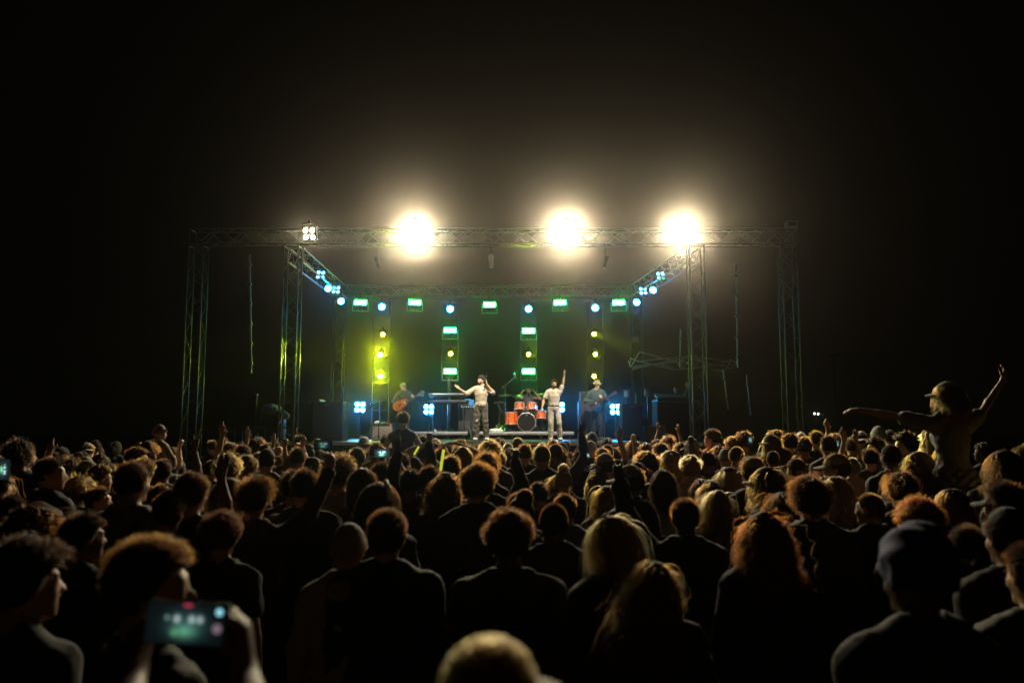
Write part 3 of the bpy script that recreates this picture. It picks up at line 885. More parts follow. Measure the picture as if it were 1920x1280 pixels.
def hair_material(name, mel, red=.5, tint=(1, 1, 1), rough=.35, color=None):
    if name in MATS: return MATS[name]
    m = bpy.data.materials.new(name); m.use_nodes = True; nt = m.node_tree
    nt.nodes.remove(nt.nodes['Principled BSDF'])
    hb = nt.nodes.new('ShaderNodeBsdfHairPrincipled'); hb.model = 'CHIANG'; hb.parametrization = 'MELANIN'
    if color: hb.parametrization = 'COLOR'; hb.inputs['Color'].default_value = (*color, 1)
    if not color:
        hb.inputs['Melanin'].default_value = mel; hb.inputs['Melanin Redness'].default_value = red; hb.inputs['Random Color'].default_value = .25; hb.inputs['Tint'].default_value = (*tint, 1)
    hb.inputs['Roughness'].default_value = rough; hb.inputs['Radial Roughness'].default_value = .5
    nt.links.new(hb.outputs[0], nt.nodes['Material Output'].inputs['Surface'])
    MATS[name] = m
    return m
HAIR = {'black': (hair_material('black_hair', .92, .25), principled('black_hair_mass', (.008, .006, .005), .75, spec=.12)),
        'dark': (hair_material('dark_brown_hair', .84, .2), principled('dark_hair_mass', (.015, .009, .006), .75, spec=.12)),
        'brown': (hair_material('brown_hair', .66, .24), principled('brown_hair_mass', (.035, .018, .009), .75, spec=.12)),
        'red': (hair_material('red_hair', .74, 1.0, (1, .5, .35)), principled('red_hair_mass', (.06, .014, .006), .75, spec=.12)),
        'auburn': (hair_material('auburn_hair', .70, .62, (1, .85, .7)), principled('auburn_hair_mass', (.04, .013, .006), .75, spec=.12)),
        'blonde': (hair_material('blonde_hair', .24, .5), principled('blonde_hair_mass', (.22, .14, .06), .75, spec=.12)),
        'fair': (hair_material('light_brown_hair', .45, .45), principled('light_brown_hair_mass', (.09, .05, .024), .75, spec=.12)),
        'grey': (hair_material('grey_hair', .18, .1), principled('grey_hair_mass', (.2, .19, .18), .75, spec=.12))}
# ------------------------------------------------------------------ crowd
SKIN = {'light': principled('light_skin', (.50, .30, .20), .6, spec=.3, noise=.12, nscale=60, bump=.1, bscale=300),
        'tan': principled('tan_skin', (.36, .20, .12), .6, spec=.3, noise=.12, nscale=60, bump=.1, bscale=300),
        'dark': principled('dark_skin', (.13, .065, .04), .6, spec=.25, noise=.12, nscale=60, bump=.1, bscale=300)}
_cl = {'black': (.012, .012, .013), 'charcoal': (.035, .035, .037), 'navy': (.012, .016, .035), 'grey': (.16, .16, .155), 'white': (.6, .58, .55), 'beige': (.36, .30, .22),
       'maroon': (.09, .014, .018), 'orange': (.55, .10, .02), 'olive': (.06, .06, .03), 'denim': (.05, .08, .13), 'pink': (.45, .28, .25), 'purple': (.032, .022, .19), 'rose': (.15, .138, .13), 'brown': (.07, .04, .025), 'mustard': (.33, .20, .05), 'khaki': (.28, .23, .15)}
CLOTH = {k: principled(k + '_cloth', v, .85, sheen=.08, noise=.15, nscale=14, bump=.35, bscale=420) for k, v in _cl.items()}
PHYS = dict(bald=.153, buzz=.165, short=.178, crop=.215, curly=.285, afro=.37, messy=.25, quiff=.215, bob=.22, long=.24, wavy=.27, curlylong=.32, locs=.215, bun=.17, cap=.18, beanie=.185, bucket=.19, wrap=.25)
RISE = dict(bald=0, buzz=.008, short=.018, crop=.03, curly=.052, afro=.09, messy=.04, quiff=.04, bob=.018, long=.018, wavy=.028, curlylong=.06, locs=.018, bun=.075, cap=.018, beanie=.03, bucket=.03, wrap=.07)

POSES = {
    'idle': lambda: (arm_down(-1), arm_down(1)),
    'hold': lambda: (dict(e=(-.25, .04, 1.17), w=(-.09, .25, 1.22), f=(.7, .4, .3), n=(0, -1, .3), curl=.7), dict(e=(.25, .04, 1.17), w=(.09, .25, 1.22), f=(-.7, .4, .3), n=(0, -1, .3), curl=.7)),
    'up_right': lambda: (arm_down(-1), arm_up(1, .27, .10, 2.03)),
    'up_left': lambda: (arm_up(-1, .27, .10, 2.03), arm_down(1)),
    'up_left_far': lambda: (arm_up(-1, .40, .12, 2.02, .5, e=(-.36, .06, 1.62)), arm_down(1)),
    'both': lambda: (arm_up(-1, .22, .16, 2.08), arm_up(1, .22, .16, 2.04)),
    'fist': lambda: (arm_down(-1), arm_up(1, .24, .12, 1.98, 1.0)),
    'point': lambda: (arm_down(-1), arm_up(1, .30, .16, 2.02, .85)),
    'phone': lambda: (dict(e=(-.24, .16, 1.36), w=(-.10, .34, 1.63), f=(.35, .1, .8), n=(.3, .6, 0), curl=.55), dict(e=(.24, .16, 1.36), w=(.10, .34, 1.63), f=(-.35, .1, .8), n=(-.3, .6, 0), curl=.55, )),
    'phone_high': lambda: (dict(e=(-.24, .2, 1.56), w=(-.10, .28, 1.80), f=(.35, .1, .8), n=(.3, .6, 0), curl=.55), dict(e=(.24, .2, 1.56), w=(.10, .28, 1.80), f=(-.35, .1, .8), n=(-.3, .6, 0), curl=.55)),
    'phone_right': lambda: (arm_down(-1), dict(e=(.33, .12, 1.56), w=(.42, .26, 1.83), f=(.0, .1, 1), n=(-.4, .6, 0), curl=.5)),
    'hands_on_head': lambda: (dict(e=(-.42, -.02, 1.70), w=(-.17, -.03, 1.82), f=(1, .1, -.05), n=(.1, 0, -1), curl=.25), dict(e=(.42, -.02, 1.70), w=(.17, -.03, 1.82), f=(-1, .1, -.05), n=(-.1, 0, -1), curl=.25)),
}
TPL = {}
def template(top, female, pose, hyaw, build, lod):
    key = (top, female, pose, hyaw, build, lod)
    if key not in TPL:
        h = (.0148, .0185, .025)[lod]
        if pose not in ('idle', 'hold') and lod == 2: h = .018
        t = build_figure('person', POSES[pose](), h, headrot=(hyaw, 0, 0), build=build, top=top, female=female, cloth_h=(.018, .023, .031)[lod], seed=len(TPL), wrinkle=(.0065, .006, .005)[lod], fr=.0088 if lod < 2 else .0105)
        TPL[key] = t
    return TPL[key]

def hair_of(style, lod, var):
    def mk():
        n = {'buzz': 1800, 'short': 1500, 'crop': 1700, 'curly': 1500, 'afro': 1900, 'messy': 1300, 'quiff': 1300, 'bob': 1000, 'long': 1000, 'wavy': 900, 'curlylong': 1100, 'locs': 150, 'bun': 900}[style]
        f = (1.0, .55, .28)[lod]; rr = (1.0, 1.5, 2.4)[lod]
        P = hair_paths(style, int(n * f * (1.6 if lod == 0 and style != 'locs' else 1)), 11 + var * 7, wind=-.85 if var == 9 else (-.25, 0, .2)[var % 3] if style in ('long', 'wavy', 'curlylong') else 0)
        r = .0010 * rr if style != 'locs' else .0045
        return hair_core(style, (.010, .014, .02)[lod], var), curves_data('strands', P, r, r * .55)
    return cached(('hair', style, lod, var), mk)

def cap_mesh(kind, h=.009):
    def mk():
        F = Field((-.16, -.17, -.12), (.16, .27, .2), h)
        X, Y, Z = F.axes()
        if kind == 'cap':
            F.ell((0, -.006, .012), CR + v3(.010, .010, .012), 0)
            F.v = np.maximum(F.v, (.028 - .10 * Y) - Z).astype(np.float32)
            # brim: a thin curved sheet in front
            yy = (Y - .085) / .095; xx = X / .085
            zc = .024 - .9 * X ** 2 / .085 * .35 - .15 * (Y - .09)
            d = np.maximum(np.abs(Z - zc) - .0062, (np.sqrt(xx ** 2 + yy ** 2) - 1) * .08); d = np.maximum(d, .06 - Y)
            F.v = np.minimum(F.v, d).astype(np.float32)
            F.ell((0, -.006, .12), (.011, .011, .007), .004)
        elif kind == 'beanie':
            F.ell((0, -.008, .018), CR + v3(.013, .013, .026), 0)
            F.v = np.maximum(F.v, (.0 + .28 * Y) - Z).astype(np.float32)
            n0 = np.array([0, -.28, 1.0]); 
            r = np.sqrt((X / (CR[0] + .012)) ** 2 + ((Y + .008) / (CR[1] + .012)) ** 2) - 1
            d = np.maximum(np.abs(r) * .08 - .009, np.abs(Z - .28 * Y - .018) - .022)
            F.v = np.minimum(F.v, d).astype(np.float32)
            F.v += (.0016 * np.sin(160 * np.arctan2(X, Y + .008) / 4)).astype(np.float32)
        elif kind == 'bucket':
            F.ell((0, -.006, .022), CR + v3(.012, .012, .012), 0); F.v = np.maximum(F.v, .02 - Z).astype(np.float32); F.v = np.maximum(F.v, Z - .118).astype(np.float32)
            rr = np.sqrt((X / 1.0) ** 2 + ((Y + .006) / 1.15) ** 2); zc = .035 - (rr - .085) * .75
            d = np.maximum(np.abs(Z - zc) - .006, np.maximum(rr - .135, .078 - rr)); F.v = np.minimum(F.v, d).astype(np.float32)
        elif kind == 'wrap':
            F.ell((0, -.02, .03), CR + v3(.03, .035, .045), 0); F.ell((-.03, -.05, .075), (.075, .085, .07), .02); F.cone((-.09, -.05, .02), (.02, -.1, .1), .03, .035, .02)
            F.v += (.004 * np.sin(60 * (Z + .8 * X + .3 * Y)) + .003 * np.sin(85 * (Z - .6 * X))).astype(np.float32)
            F.v = np.maximum(F.v, (-.03 + .9 * np.clip(Y, 0, 1)) - Z).astype(np.float32)
        return F.mesh(kind)
    return cached(('hat', kind), mk)

def screen_mat(name, w, h, b):
    """What the screen shows: the dark stage picture with its row of white lamps above a green glow."""
    if name in MATS: return MATS[name]
    m = bpy.data.materials.new(name); m.use_nodes = True; nt = m.node_tree; N = nt.nodes; L = nt.links
    N.remove(N['Principled BSDF'])
    tc = N.new('ShaderNodeTexCoord'); em = N.new('ShaderNodeEmission')
    acc = None
    for (x, z, rx, rz, c, a) in ((.02, -.05, .42, .55, (.10, .34, .34), .55), (.0, -.18, .26, .26, (.25, .85, .45), .8), (-.22, .12, .045, .09, (.6, 1, .8), 1.0), (-.10, .10, .07, .16, (.8, 1, .95), 1.5),
                                 (.08, .10, .07, .16, (.8, 1, .95), 1.5), (.18, .10, .07, .15, (.8, 1, .95), 1.4), (-.12, -.22, .06, .12, (.25, .9, .2), .8), (0, 0, 1.6, 2.2, (.03, .05, .055), .5)):
        mp = N.new('ShaderNodeMapping'); mp.vector_type = 'TEXTURE'
        mp.inputs['Location'].default_value = (x * w, 0, z * h); mp.inputs['Scale'].default_value = (rx * w, 1, rz * h)
        gr = N.new('ShaderNodeTexGradient'); gr.gradient_type = 'QUADRATIC_SPHERE'
        L.new(tc.outputs['Object'], mp.inputs['Vector']); L.new(mp.outputs[0], gr.inputs[0])
        sc = N.new('ShaderNodeVectorMath'); sc.operation = 'SCALE'; sc.inputs[0].default_value = tuple(q * a for q in c); L.new(gr.outputs['Fac'], sc.inputs['Scale'])
        if acc is None: acc = sc.outputs[0]
        else:
            ad = N.new('ShaderNodeVectorMath'); ad.operation = 'ADD'; L.new(acc, ad.inputs[0]); L.new(sc.outputs[0], ad.inputs[1]); acc = ad.outputs[0]
    L.new(acc, em.inputs['Color']); em.inputs['Strength'].default_value = b
    L.new(em.outputs[0], N['Material Output'].inputs['Surface'])
    MATS[name] = m
    return m

def screen_phone(name, mw, label, w=.15, h=.073, bright=1.0, dim=False, case=True):
    """A phone lying along local x, its screen towards local -y."""
    root = empty(name, (0, 0, 0), label, 'phone', 'phones filming the stage', mw=mw)
    MB().box((0, .005, 0), (w, .008, h), .003).build('case', BLACKP, root)
    b = bright
    m = MB(); m.box((0, -.0003, 0), (w * .94, .002, h * .92)); mats = [0] * 6
    sc_ = m.mesh('screen')
    put('screen', sc_, screen_mat('screen_picture_%.2f_%.3f' % (b, w), w, h, b), root)
    if dim:
        MB().disc((.41 * w, -.002, .30 * h), (0, -1, 0), .006, 12).build('flash_button', emitter('screen_button', (.35, .85, 1), .9), root)
        MB().disc((.40 * w, -.002, -.08 * h), (0, -1, 0), .008, 14).build('record_button', emitter('screen_ring', (.5, .35, .45), .35), root)
        MB().box((.02 * w, -.002, .42 * h), (.10 * w, .001, .06 * h)).build('timer_label', emitter('screen_red', (.9, .08, .15), .5), root)
    return root

people = []
def solve(px, yt, w, style, d=None):
    H = 1.752 + RISE[style]
    s = 1.0
    if d is None:
        for _ in range(8):
            dd = PHYS[style] * s * F_PX / w
            s = min(1.11, max(.87, at(px, yt, dd).z / H))
        z = at(px, yt, dd).z
        sl = (at(px, yt, 10).z - CAM_H) / 10
        if abs(z - s * H) > .02 and abs(sl) > .004:
            d2 = (s * H - CAM_H) / sl
            dd = max(dd * .75, min(dd * 1.3, d2)) if d2 > 0 else dd
            s = min(1.2, max(.8, at(px, yt, dd).z / H))
        d = dd
    else: s = at(px, yt, d).z / H
    return d, s

def person(loc, s, yaw, style, hc, top, tc, sk, hyaw, label, pose='idle', female=False, build=1.0, hat=None, hatcol=None, group='people standing in the crowd', trousers='black', lod=None, var=None, hat_turn=0, cat='person', tilt=(0, 0)):
    d = loc[1]
    if lod is None: lod = 0 if d < 5.2 else (1 if d < 8.5 else 2)
    t = template(top, female, pose, hyaw, build, lod)
    root = put('person', t['body'], SKIN[sk])
    root.location = loc; root.rotation_euler = (R(tilt[0]), R(tilt[1]), R(yaw)); root.scale = (s, s, s)
    tag(root, label, cat, group)
    garment = {'tee': 'tee_shirt', 'tank': 'tank_top', 'long': 'long_sleeve_top', 'hoodie': 'hooded_top', 'jacket': 'jacket', 'shirt': 'shirt'}[top]
    put(garment, t['top'], CLOTH[tc], root); put('trousers', t['trousers'], CLOTH[trousers], root)
    if style not in ('bald',) and style in CORE:
        if var is None: var = int(rng.integers(0, 5))
        core, st_ = hair_of(style, lod, var)
        ho = put('hair', core, HAIR[hc][1], root, t['head'].copy())
        so = put('strands', st_, HAIR[hc][0], ho); tag(so, kind='stuff')
    if hat:
        M = t['head'] @ Matrix.Rotation(R(hat_turn), 4, 'Z') @ Matrix.Rotation(R(-4), 4, 'X')
        put(hat if hat != 'wrap' else 'head_wrap', cap_mesh(hat), CLOTH[hatcol or 'black'], root, M)
    people.append((root, t)); return root, t

def P(px, yt, w, style, hc, top, tc, sk, yaw, hyaw, label, pose='idle', female=False, hat=None, hatcol=None, d=None, build=1.0, hat_turn=0, **k):
    key = style if not hat else {'cap': 'cap', 'beanie': 'beanie', 'bucket': 'bucket', 'wrap': 'wrap'}[hat]
    if d is not None and d < 10 and not hat: d *= 1.18 if style not in ('short', 'buzz', 'bald') else 1.09
    dd, s = solve(px, yt, w, key, d)
    p = at(px, yt, dd)
    return person((p.x, dd, 0), s, yaw, style, hc, top, tc, sk, hyaw, label, pose, female, build, hat, hatcol, hat_turn=hat_turn, **k)

def ARM(px, yt, d, pose, which, style, hc, top, tc, sk, yaw, label, female=False, **k):
    lod = 0 if d < 5.2 else (1 if d < 8.5 else 2)
    t = template(top, female, pose, 0, 1.0, lod)
    tip = t['tips'][which]
    p = at(px, yt, d); s = min(1.15, max(.8, p.z / tip[2]))
    off = Matrix.Rotation(R(yaw), 3, 'Z') @ Vector(tip) * s
    return person((p.x - off.x, d - off.y, 0), s, yaw, style, hc, top, tc, sk, 0, label, pose, female, **k)

# ------------------------------------------------------------------ risers, amplifiers, speakers
def riser(px0, px1, label, Y=24.6, depth=2.2):
    a, b = at(px0, 808, Y), at(px1, 808, Y); h = a.z - STAGE_Z
    root = empty('riser', ((a.x + b.x) / 2, Y, STAGE_Z), label, 'stage riser', 'low risers for the band')
    w = b.x - a.x
    MB().box((0, depth / 2 + .03, h - .05), (w - .02, depth, .06), .005).build('platform', CARPET, root)
    MB().box((0, .0, h - .06), (w, .05, .10), .008).build('edge_rail', ALUB, root)
    MB().box((0, -.03, h - .075), (w - .01, .012, .012)).build('rail_lip', ALU_D, root)
    n = max(3, int(w / .9))
    for i in range(n + 1):
        x = -w / 2 + .12 + (w - .24) * i / n
        MB().tube((x, .06, 0), (x, .06, h - .1), .025).box((x, .06, .008), (.09, .09, .012)).build('leg', ALU_D, root)
    MB().box((0, .35, (h - .12) / 2), (w - .1, .02, h - .13)).build('skirt', SKIRT, root)
    return root, h
RZ = STAGE_Z
r1, rh = riser(772, 877, 'low riser with a silver edge under the keyboards')
r2, rh = riser(899, 1076, 'low riser with a silver edge under the drum kit')
RTOP = STAGE_Z + rh - .02

def speaker_box(px0, px1, py0, py1, Y, label, depth=.7, name='loudspeaker', base=None, feet=True):
    a, b = at(px0, py0, Y), at(px1, py1, Y)
    w, z0, z1 = b.x - a.x, b.z if base is None else base, a.z; h = z1 - z0
    root = empty(name, ((a.x + b.x) / 2, Y, z0), label, 'loudspeaker', 'black loudspeaker boxes beside the stage')
    MB().box((0, depth / 2, h / 2), (w, depth, h), .02).build('cabinet', TOLEX, root)
    MB().box((0, -.008, h * .52), (w * .9, .014, h * .88), .005).build('grille', SPKGRILLE, root)
    MB().box((0, -.017, h * .93), (w * .16, .006, h * .03)).build('badge', ALU, root)
    for s in (-1, 1):
        MB().box((s * (w / 2 + .004), depth * .45, h * .6), (.01, .2, .12), .003).build('handle', BLACKM, root)
    return root
speaker_box(586, 642, 753, 827, 20.3, 'big loudspeaker left of the stage with a pale lit right edge')
speaker_box(563, 598, 748, 827, 21.3, 'dark loudspeaker behind the big left one, its edge lit blue and yellow', .6)
speaker_box(1166, 1205, 757, 826, 20.9, 'dark blue-lit loudspeaker at the right end of the stage')
o = speaker_box(1210, 1250, 798, 830, 20.6, 'low black speaker case right of the right loudspeaker', .8)
# bass cabinet with amplifier head
c0 = speaker_box(1085, 1112, 752, 826, 24.0, 'tall black bass cabinet left of the bassist', .5, 'bass_cabinet', STAGE_Z)
p = at(1099, 752, 24.0)
ah = empty('bass_amplifier', (p.x, 24.0, at(1099, 752, 24).z + .003), 'amplifier head in a silver-edged rack on top of the bass cabinet', 'amplifier')
MB().box((0, .2, .145), (.36, .4, .29), .012).build('case', TOLEX, ah)
MB().box((0, -.006, .15), (.30, .012, .19)).build('front_panel', BLACKM, ah)
MB().box((-.17, -.004, .145), (.02, .014, .28)).box((.17, -.004, .145), (.02, .014, .28)).box((0, -.004, .28), (.36, .014, .02)).box((0, -.004, .012), (.36, .014, .02)).build('edge_trim', ALU, ah)
for i in range(5): MB().lathe([(.014, 0), (.012, .02)], 10, Matrix.Translation((-.1 + .05 * i, -.012, .10)) @ Matrix.Rotation(R(90), 4, 'X')).build('knob', CHROME, ah)
# guitar amp
p0, p1 = at(697, 793, 22.6), at(737, 824, 22.6)
ga = empty('guitar_amplifier', ((p0.x + p1.x) / 2, 22.6, STAGE_Z), 'tan-grilled guitar combo amplifier at the left front of the stage', 'amplifier')
w = p1.x - p0.x; h = p0.z - STAGE_Z
MB().box((0, .14, h / 2), (w, .26, h - .01), .015).build('cabinet', TOLEX, ga)
MB().box((0, -.002, h * .43), (w * .93, .016, h * .78), .004).build('grille_cloth', GRILLE, ga)
MB().box((0, .0, h * .90), (w * .93, .012, h * .10)).build('control_panel', BLACKM, ga)
MB().box((w * .38, -.008, h * .90), (.03, .008, .025)).build('pilot_light', emitter('red_pilot', (1, .12, .08), 2.5), ga)
for i in range(6): MB().lathe([(.012, 0), (.010, .02)], 8, Matrix.Translation((-w * .3 + i * .07, -.007, h * .90)) @ Matrix.Rotation(R(90), 4, 'X')).build('knob', CHROME, ga)
MB().path([(-.05, .14, h), (-.05, .14, h + .025), (.05, .14, h + .025), (.05, .14, h)], .01).build('handle', BLACKM, ga)
tw = empty('towel', (p0.x + .12, 22.72, STAGE_Z + h), 'crumpled teal-lit cloth on top of the guitar combo amplifier', 'cloth')
F = Field((-.12, -.1, -.02), (.12, .1, .12), .012); F.ell((0, 0, .02), (.07, .05, .035), .02); F.ell((.03, .01, .04), (.035, .03, .03), .02); F.wrinkle(.006, 70); put('cloth', F.mesh('cloth'), CLOTH['white'], tw)
# short microphone stand before the amp
def mic_stand(px, Y, base_z, boom_to, label, h=None, mic=True, top_px=None):
    x = at(px, 800, Y).x
    root = empty('microphone_stand', (x, Y, base_z), label, 'microphone stand', 'microphone stands on stage')
    top = top_px - base_z if top_px else h
    MB().tube((0, 0, .05), (0, 0, top), .014).build('upright', BLACKM, root)
    for i in range(3):
        t = R(90 + 120 * i); MB().tube((0, 0, .14), (.32 * math.cos(t), .32 * math.sin(t), .01), .010).build('leg', BLACKM, root)
    e = Vector(boom_to) - root.location; t0 = Vector((0, 0, top)); d = (e - t0).normalized()
    MB().tube(t0 - d * .22, e, .010).build('boom', CHROME, root)
    if mic:
        dn = Vector((.35 if d.x > 0 else -.35, -.1, -1)).normalized()
        MB().tube(e - dn * .10, e + dn * .08, .016, .024).lathe([(.0, -.035), (.03, -.02), (.03, .015), (.02, .035)], 10, Matrix.Translation(e - dn * .11)).build('microphone', CHROME, root)
    return root
mic_stand(710, 22.3, STAGE_Z, tuple(at(694, 806, 22.1)), 'short black microphone stand leaning across the guitar combo', .42)
mic_stand(711, 24.5, STAGE_Z, tuple(at(695, 762, 24.5)), 'microphone stand left of the guitarist with three arms', None, True, at(711, 754, 24.5).z)
mic_stand(947, 25.6, RTOP, tuple(at(966, 706, 25.4)), 'tall boom microphone stand over the drum kit', None, True, at(947, 722, 25.6).z)

# keyboards
kx = at(840, 740, 25.4)
kb = empty('keyboard_stand', (kx.x + .02, 25.4, RTOP), 'two-tier keyboard stand behind the light column mast', 'keyboard stand')
KW = 1.22; z2 = at(840, 741, 25.4).z - RTOP; z1 = at(840, 753, 25.4).z - RTOP
for s in (-1, 1):
    MB().tube((s * .5, .12, 0), (s * .45, -.06, z2), .02).tube((s * .5, -.2, .01), (s * .5, .3, .01), .02).build('leg', BLACKM, kb)
MB().tube((-.48, .05, z1 - .05), (.48, .05, z1 - .05), .018).tube((-.46, 0, z2 - .05), (.46, 0, z2 - .05), .018).build('crossbar', BLACKM, kb)
def keyboard(z, label, tilt=0):
    root = empty('keyboard', (kx.x + .02, 25.3, RTOP + z), label, 'keyboard', 'keyboards on the riser', mw=Matrix.Translation((kx.x + .02, 25.3, RTOP + z)) @ Matrix.Rotation(R(tilt), 4, 'X'))
    MB().box((0, 0, .0), (KW, .32, .08), .015).build('body', BLACKP, root)
    MB().box((0, .08, .044), (KW * .92, .13, .012)).build('white_keys', PLASTICW, root)
    m = MB()
    for i in range(36):
        if i % 7 in (2, 6): continue
        m.box((-KW * .45 + KW * .9 * i / 36, .06, .055), (.012, .08, .012))
    tag(m.build('black_keys', BLACKP, root), kind='stuff')
    MB().box((0, -.164, .0), (KW * .8, .006, .02)).build('back_stripe', ALU, root)
keyboard(z2, 'upper keyboard with a blue-lit edge behind the light column mast', -12)
keyboard(z1, 'lower keyboard under the upper one', 0)
p = at(877, 764, 25.9)
ra = empty('amplifier_rack', (p.x, 26.0, RTOP), 'black amplifier rack with a row of six small white lights, under the keyboards', 'amplifier')
zt = at(877, 757, 26).z - RTOP
MB().box((0, .25, zt / 2), (.62, .5, zt), .015).build('case', TOLEX, ra); MB().box((0, -.006, zt * .42), (.54, .012, zt * .7)).build('grille', SPKGRILLE, ra)
MB().box((0, -.008, zt * .9), (.56, .01, zt * .13)).build('front_panel', BLACKM, ra)
for i in range(6): MB().disc((-.2 + .075 * i, -.016, zt * .9), (0, -1, 0), .012, 8).build('indicator_light', emitter('indicator', (1, .95, .85), 2.2), ra)
for x, l in ((.28, 'pedal'), (.45, 'pedal')):
    q = at(815, 806, 24.9)
    pe = empty('effects_pedal', (q.x + x - .28, 24.95, RTOP + .002), 'small pale box on the keyboard riser edge' if x < .3 else 'small dark pedal beside the pale box on the keyboard riser', 'pedal')
    MB().box((0, 0, .035), (.10, .12, .07), .01).build('case', PLASTICW if x < .3 else BLACKM, pe); MB().lathe([(.012, .07), (.01, .085)], 8).build('switch', CHROME, pe)

# ------------------------------------------------------------------ drum kit
def drum(root, name, c, r, depth, axis, shell, head, lugs=8, headfront=None):
    M = along(c, Vector(c) + Vector(axis))
    dr = MB().lathe([(r, -depth / 2), (r, depth / 2)], 22, M).build(name, shell, root)
    for z in (-depth / 2, depth / 2):
        MB().lathe([(r + .001, z - .012), (r + .014, z - .012), (r + .014, z + .012), (r + .001, z + .012), (r + .001, z - .012)], 22, M, False).build('hoop', ALUB, dr)
    MB().disc(Vector(c) + Vector(axis) * (depth / 2 + .004), axis, r * .985, 22).build('head', head, dr)
    if headfront: MB().disc(Vector(c) - Vector(axis) * (depth / 2 + .004), -Vector(axis), r * .985, 22).build('front_head', headfront, dr)
    for i in range(lugs):
        t = 2 * math.pi * i / lugs; d = Vector((math.cos(t), math.sin(t), 0))
        MB().tube(M @ (d * (r + .012) + Vector((0, 0, -depth * .4))), M @ (d * (r + .012) + Vector((0, 0, depth * .4))), .011, n=5).build('lug', CHROME, dr)
    return dr
Yd = 25.4
kc = at(987, 786, Yd); kx_, kz = kc.x, kc.z
kit = empty('drum_kit', (kx_, Yd, RTOP), 'orange lacquered drum kit with a black bass drum head, on the drum riser', 'drum kit')
KR = .285
drum(kit, 'bass_drum', (0, 0, KR + .02), KR, .42, (0, 1, 0), DRUMW, BLACKHEAD, 8, BLACKHEAD)
MB().lathe([(.03, 0), (.055, .004), (.055, .0)], 12, Matrix.Translation((0, -.222, KR + .22)) @ Matrix.Rotation(R(90), 4, 'X')).build('badge', CHROME, kit)
for s in (-1, 1): MB().tube((s * .22, -.12, KR * .7), (s * .38, -.3, .01), .012).build('spur', CHROME, kit)
drum(kit, 'floor_tom', (-.47, .05, .42), .19, .36, (0, .05, 1), DRUMW, DRUMHEAD, 6)
for t in (0, 120, 240):
    c, s = math.cos(R(t)), math.sin(R(t)); MB().tube((-.47 + .205 * c, .05 + .205 * s, .42), (-.47 + .22 * c, .05 + .22 * s, 0), .009).build('floor_tom_leg', CHROME, kit)
drum(kit, 'rack_tom', (-.22, -.02, .78), .145, .22, Vector((0, .35, 1)).normalized(), DRUMW, DRUMHEAD, 6)
drum(kit, 'rack_tom', (.17, -.02, .78), .145, .22, Vector((0, .35, 1)).normalized(), DRUMW, DRUMHEAD, 6)
drum(kit, 'side_tom', (.47, .15, .52), .16, .24, Vector((0, .2, 1)).normalized(), DRUMW, DRUMHEAD, 6)
drum(kit, 'snare_drum', (.36, .42, .6), .17, .14, (0, 0, 1), CHROME, DRUMHEAD, 8)
MB().tube((-.1, 0, 2 * KR), (-.12, .02, .74), .014).tube((.1, 0, 2 * KR), (.08, .02, .74), .014).tube((.36, .42, 0), (.36, .42, .52), .014).tube((.47, .15, 0), (.47, .15, .42), .014).build('tom_holder', CHROME, kit)
def cymbal(x, y, z, r, tilt, name='cymbal', mat=BRASS):
    M = Matrix.Translation((x, y, z)) @ Matrix.Rotation(R(tilt), 4, 'X') @ Matrix.Rotation(R(4 * (1 if x > 0 else -1)), 4, 'Y')
    cy_ = MB().lathe([(r, 0), (r * .55, .012), (r * .22, .022), (r * .14, .04), (.012, .046), (.012, .043), (r * .14, .036), (r * .22, .018), (r * .55, .008), (r * .995, -.003)], 26, M).build(name, mat, kit)
    MB().tube((x, y, z + .08), (x, y, z - .32), .008).tube((x, y, z - .3), (x, y + .05, .05), .013).build('cymbal_stand', CHROME, cy_)
    for i in range(3):
        t = R(30 + 120 * i); MB().tube((x, y + .05, .26), (x + .28 * math.cos(t), y + .05 + .28 * math.sin(t), .01), .009).build('stand_leg', CHROME, cy_)
zc = at(947, 741, Yd).z - RTOP
cymbal(-.68, .0, zc, .21, 12); cymbal(-.27, .35, zc, .20, 14); cymbal(.52, .1, zc + .03, .22, 12); cymbal(-.86, .1, zc - .22, .19, 10); cymbal(.75, .3, zc - .25, .2, 10)
st2 = MB().tube((-.95, -.1, .9), (-.72, -.25, .55), .012).tube((-.45, -.35, .62), (-.20, -.25, .92), .013).build('microphone_arm', CHROME, kit)
p = at(930, 806, 24.75)
tw = empty('towel', (p.x, 24.8, RTOP + .002), 'white bundle of cloths on the drum riser left of the bass drum', 'cloth')
F = Field((-.3, -.15, -.02), (.3, .15, .16), .014); F.ell((-.09, 0, .04), (.1, .07, .055), .02); F.ell((.1, 0, .03), (.13, .06, .04), .02); F.ell((.02, .02, .06), (.06, .05, .045), .02); F.wrinkle(.006, 60)
put('cloth', F.mesh('cloth'), CLOTH['white'], tw)

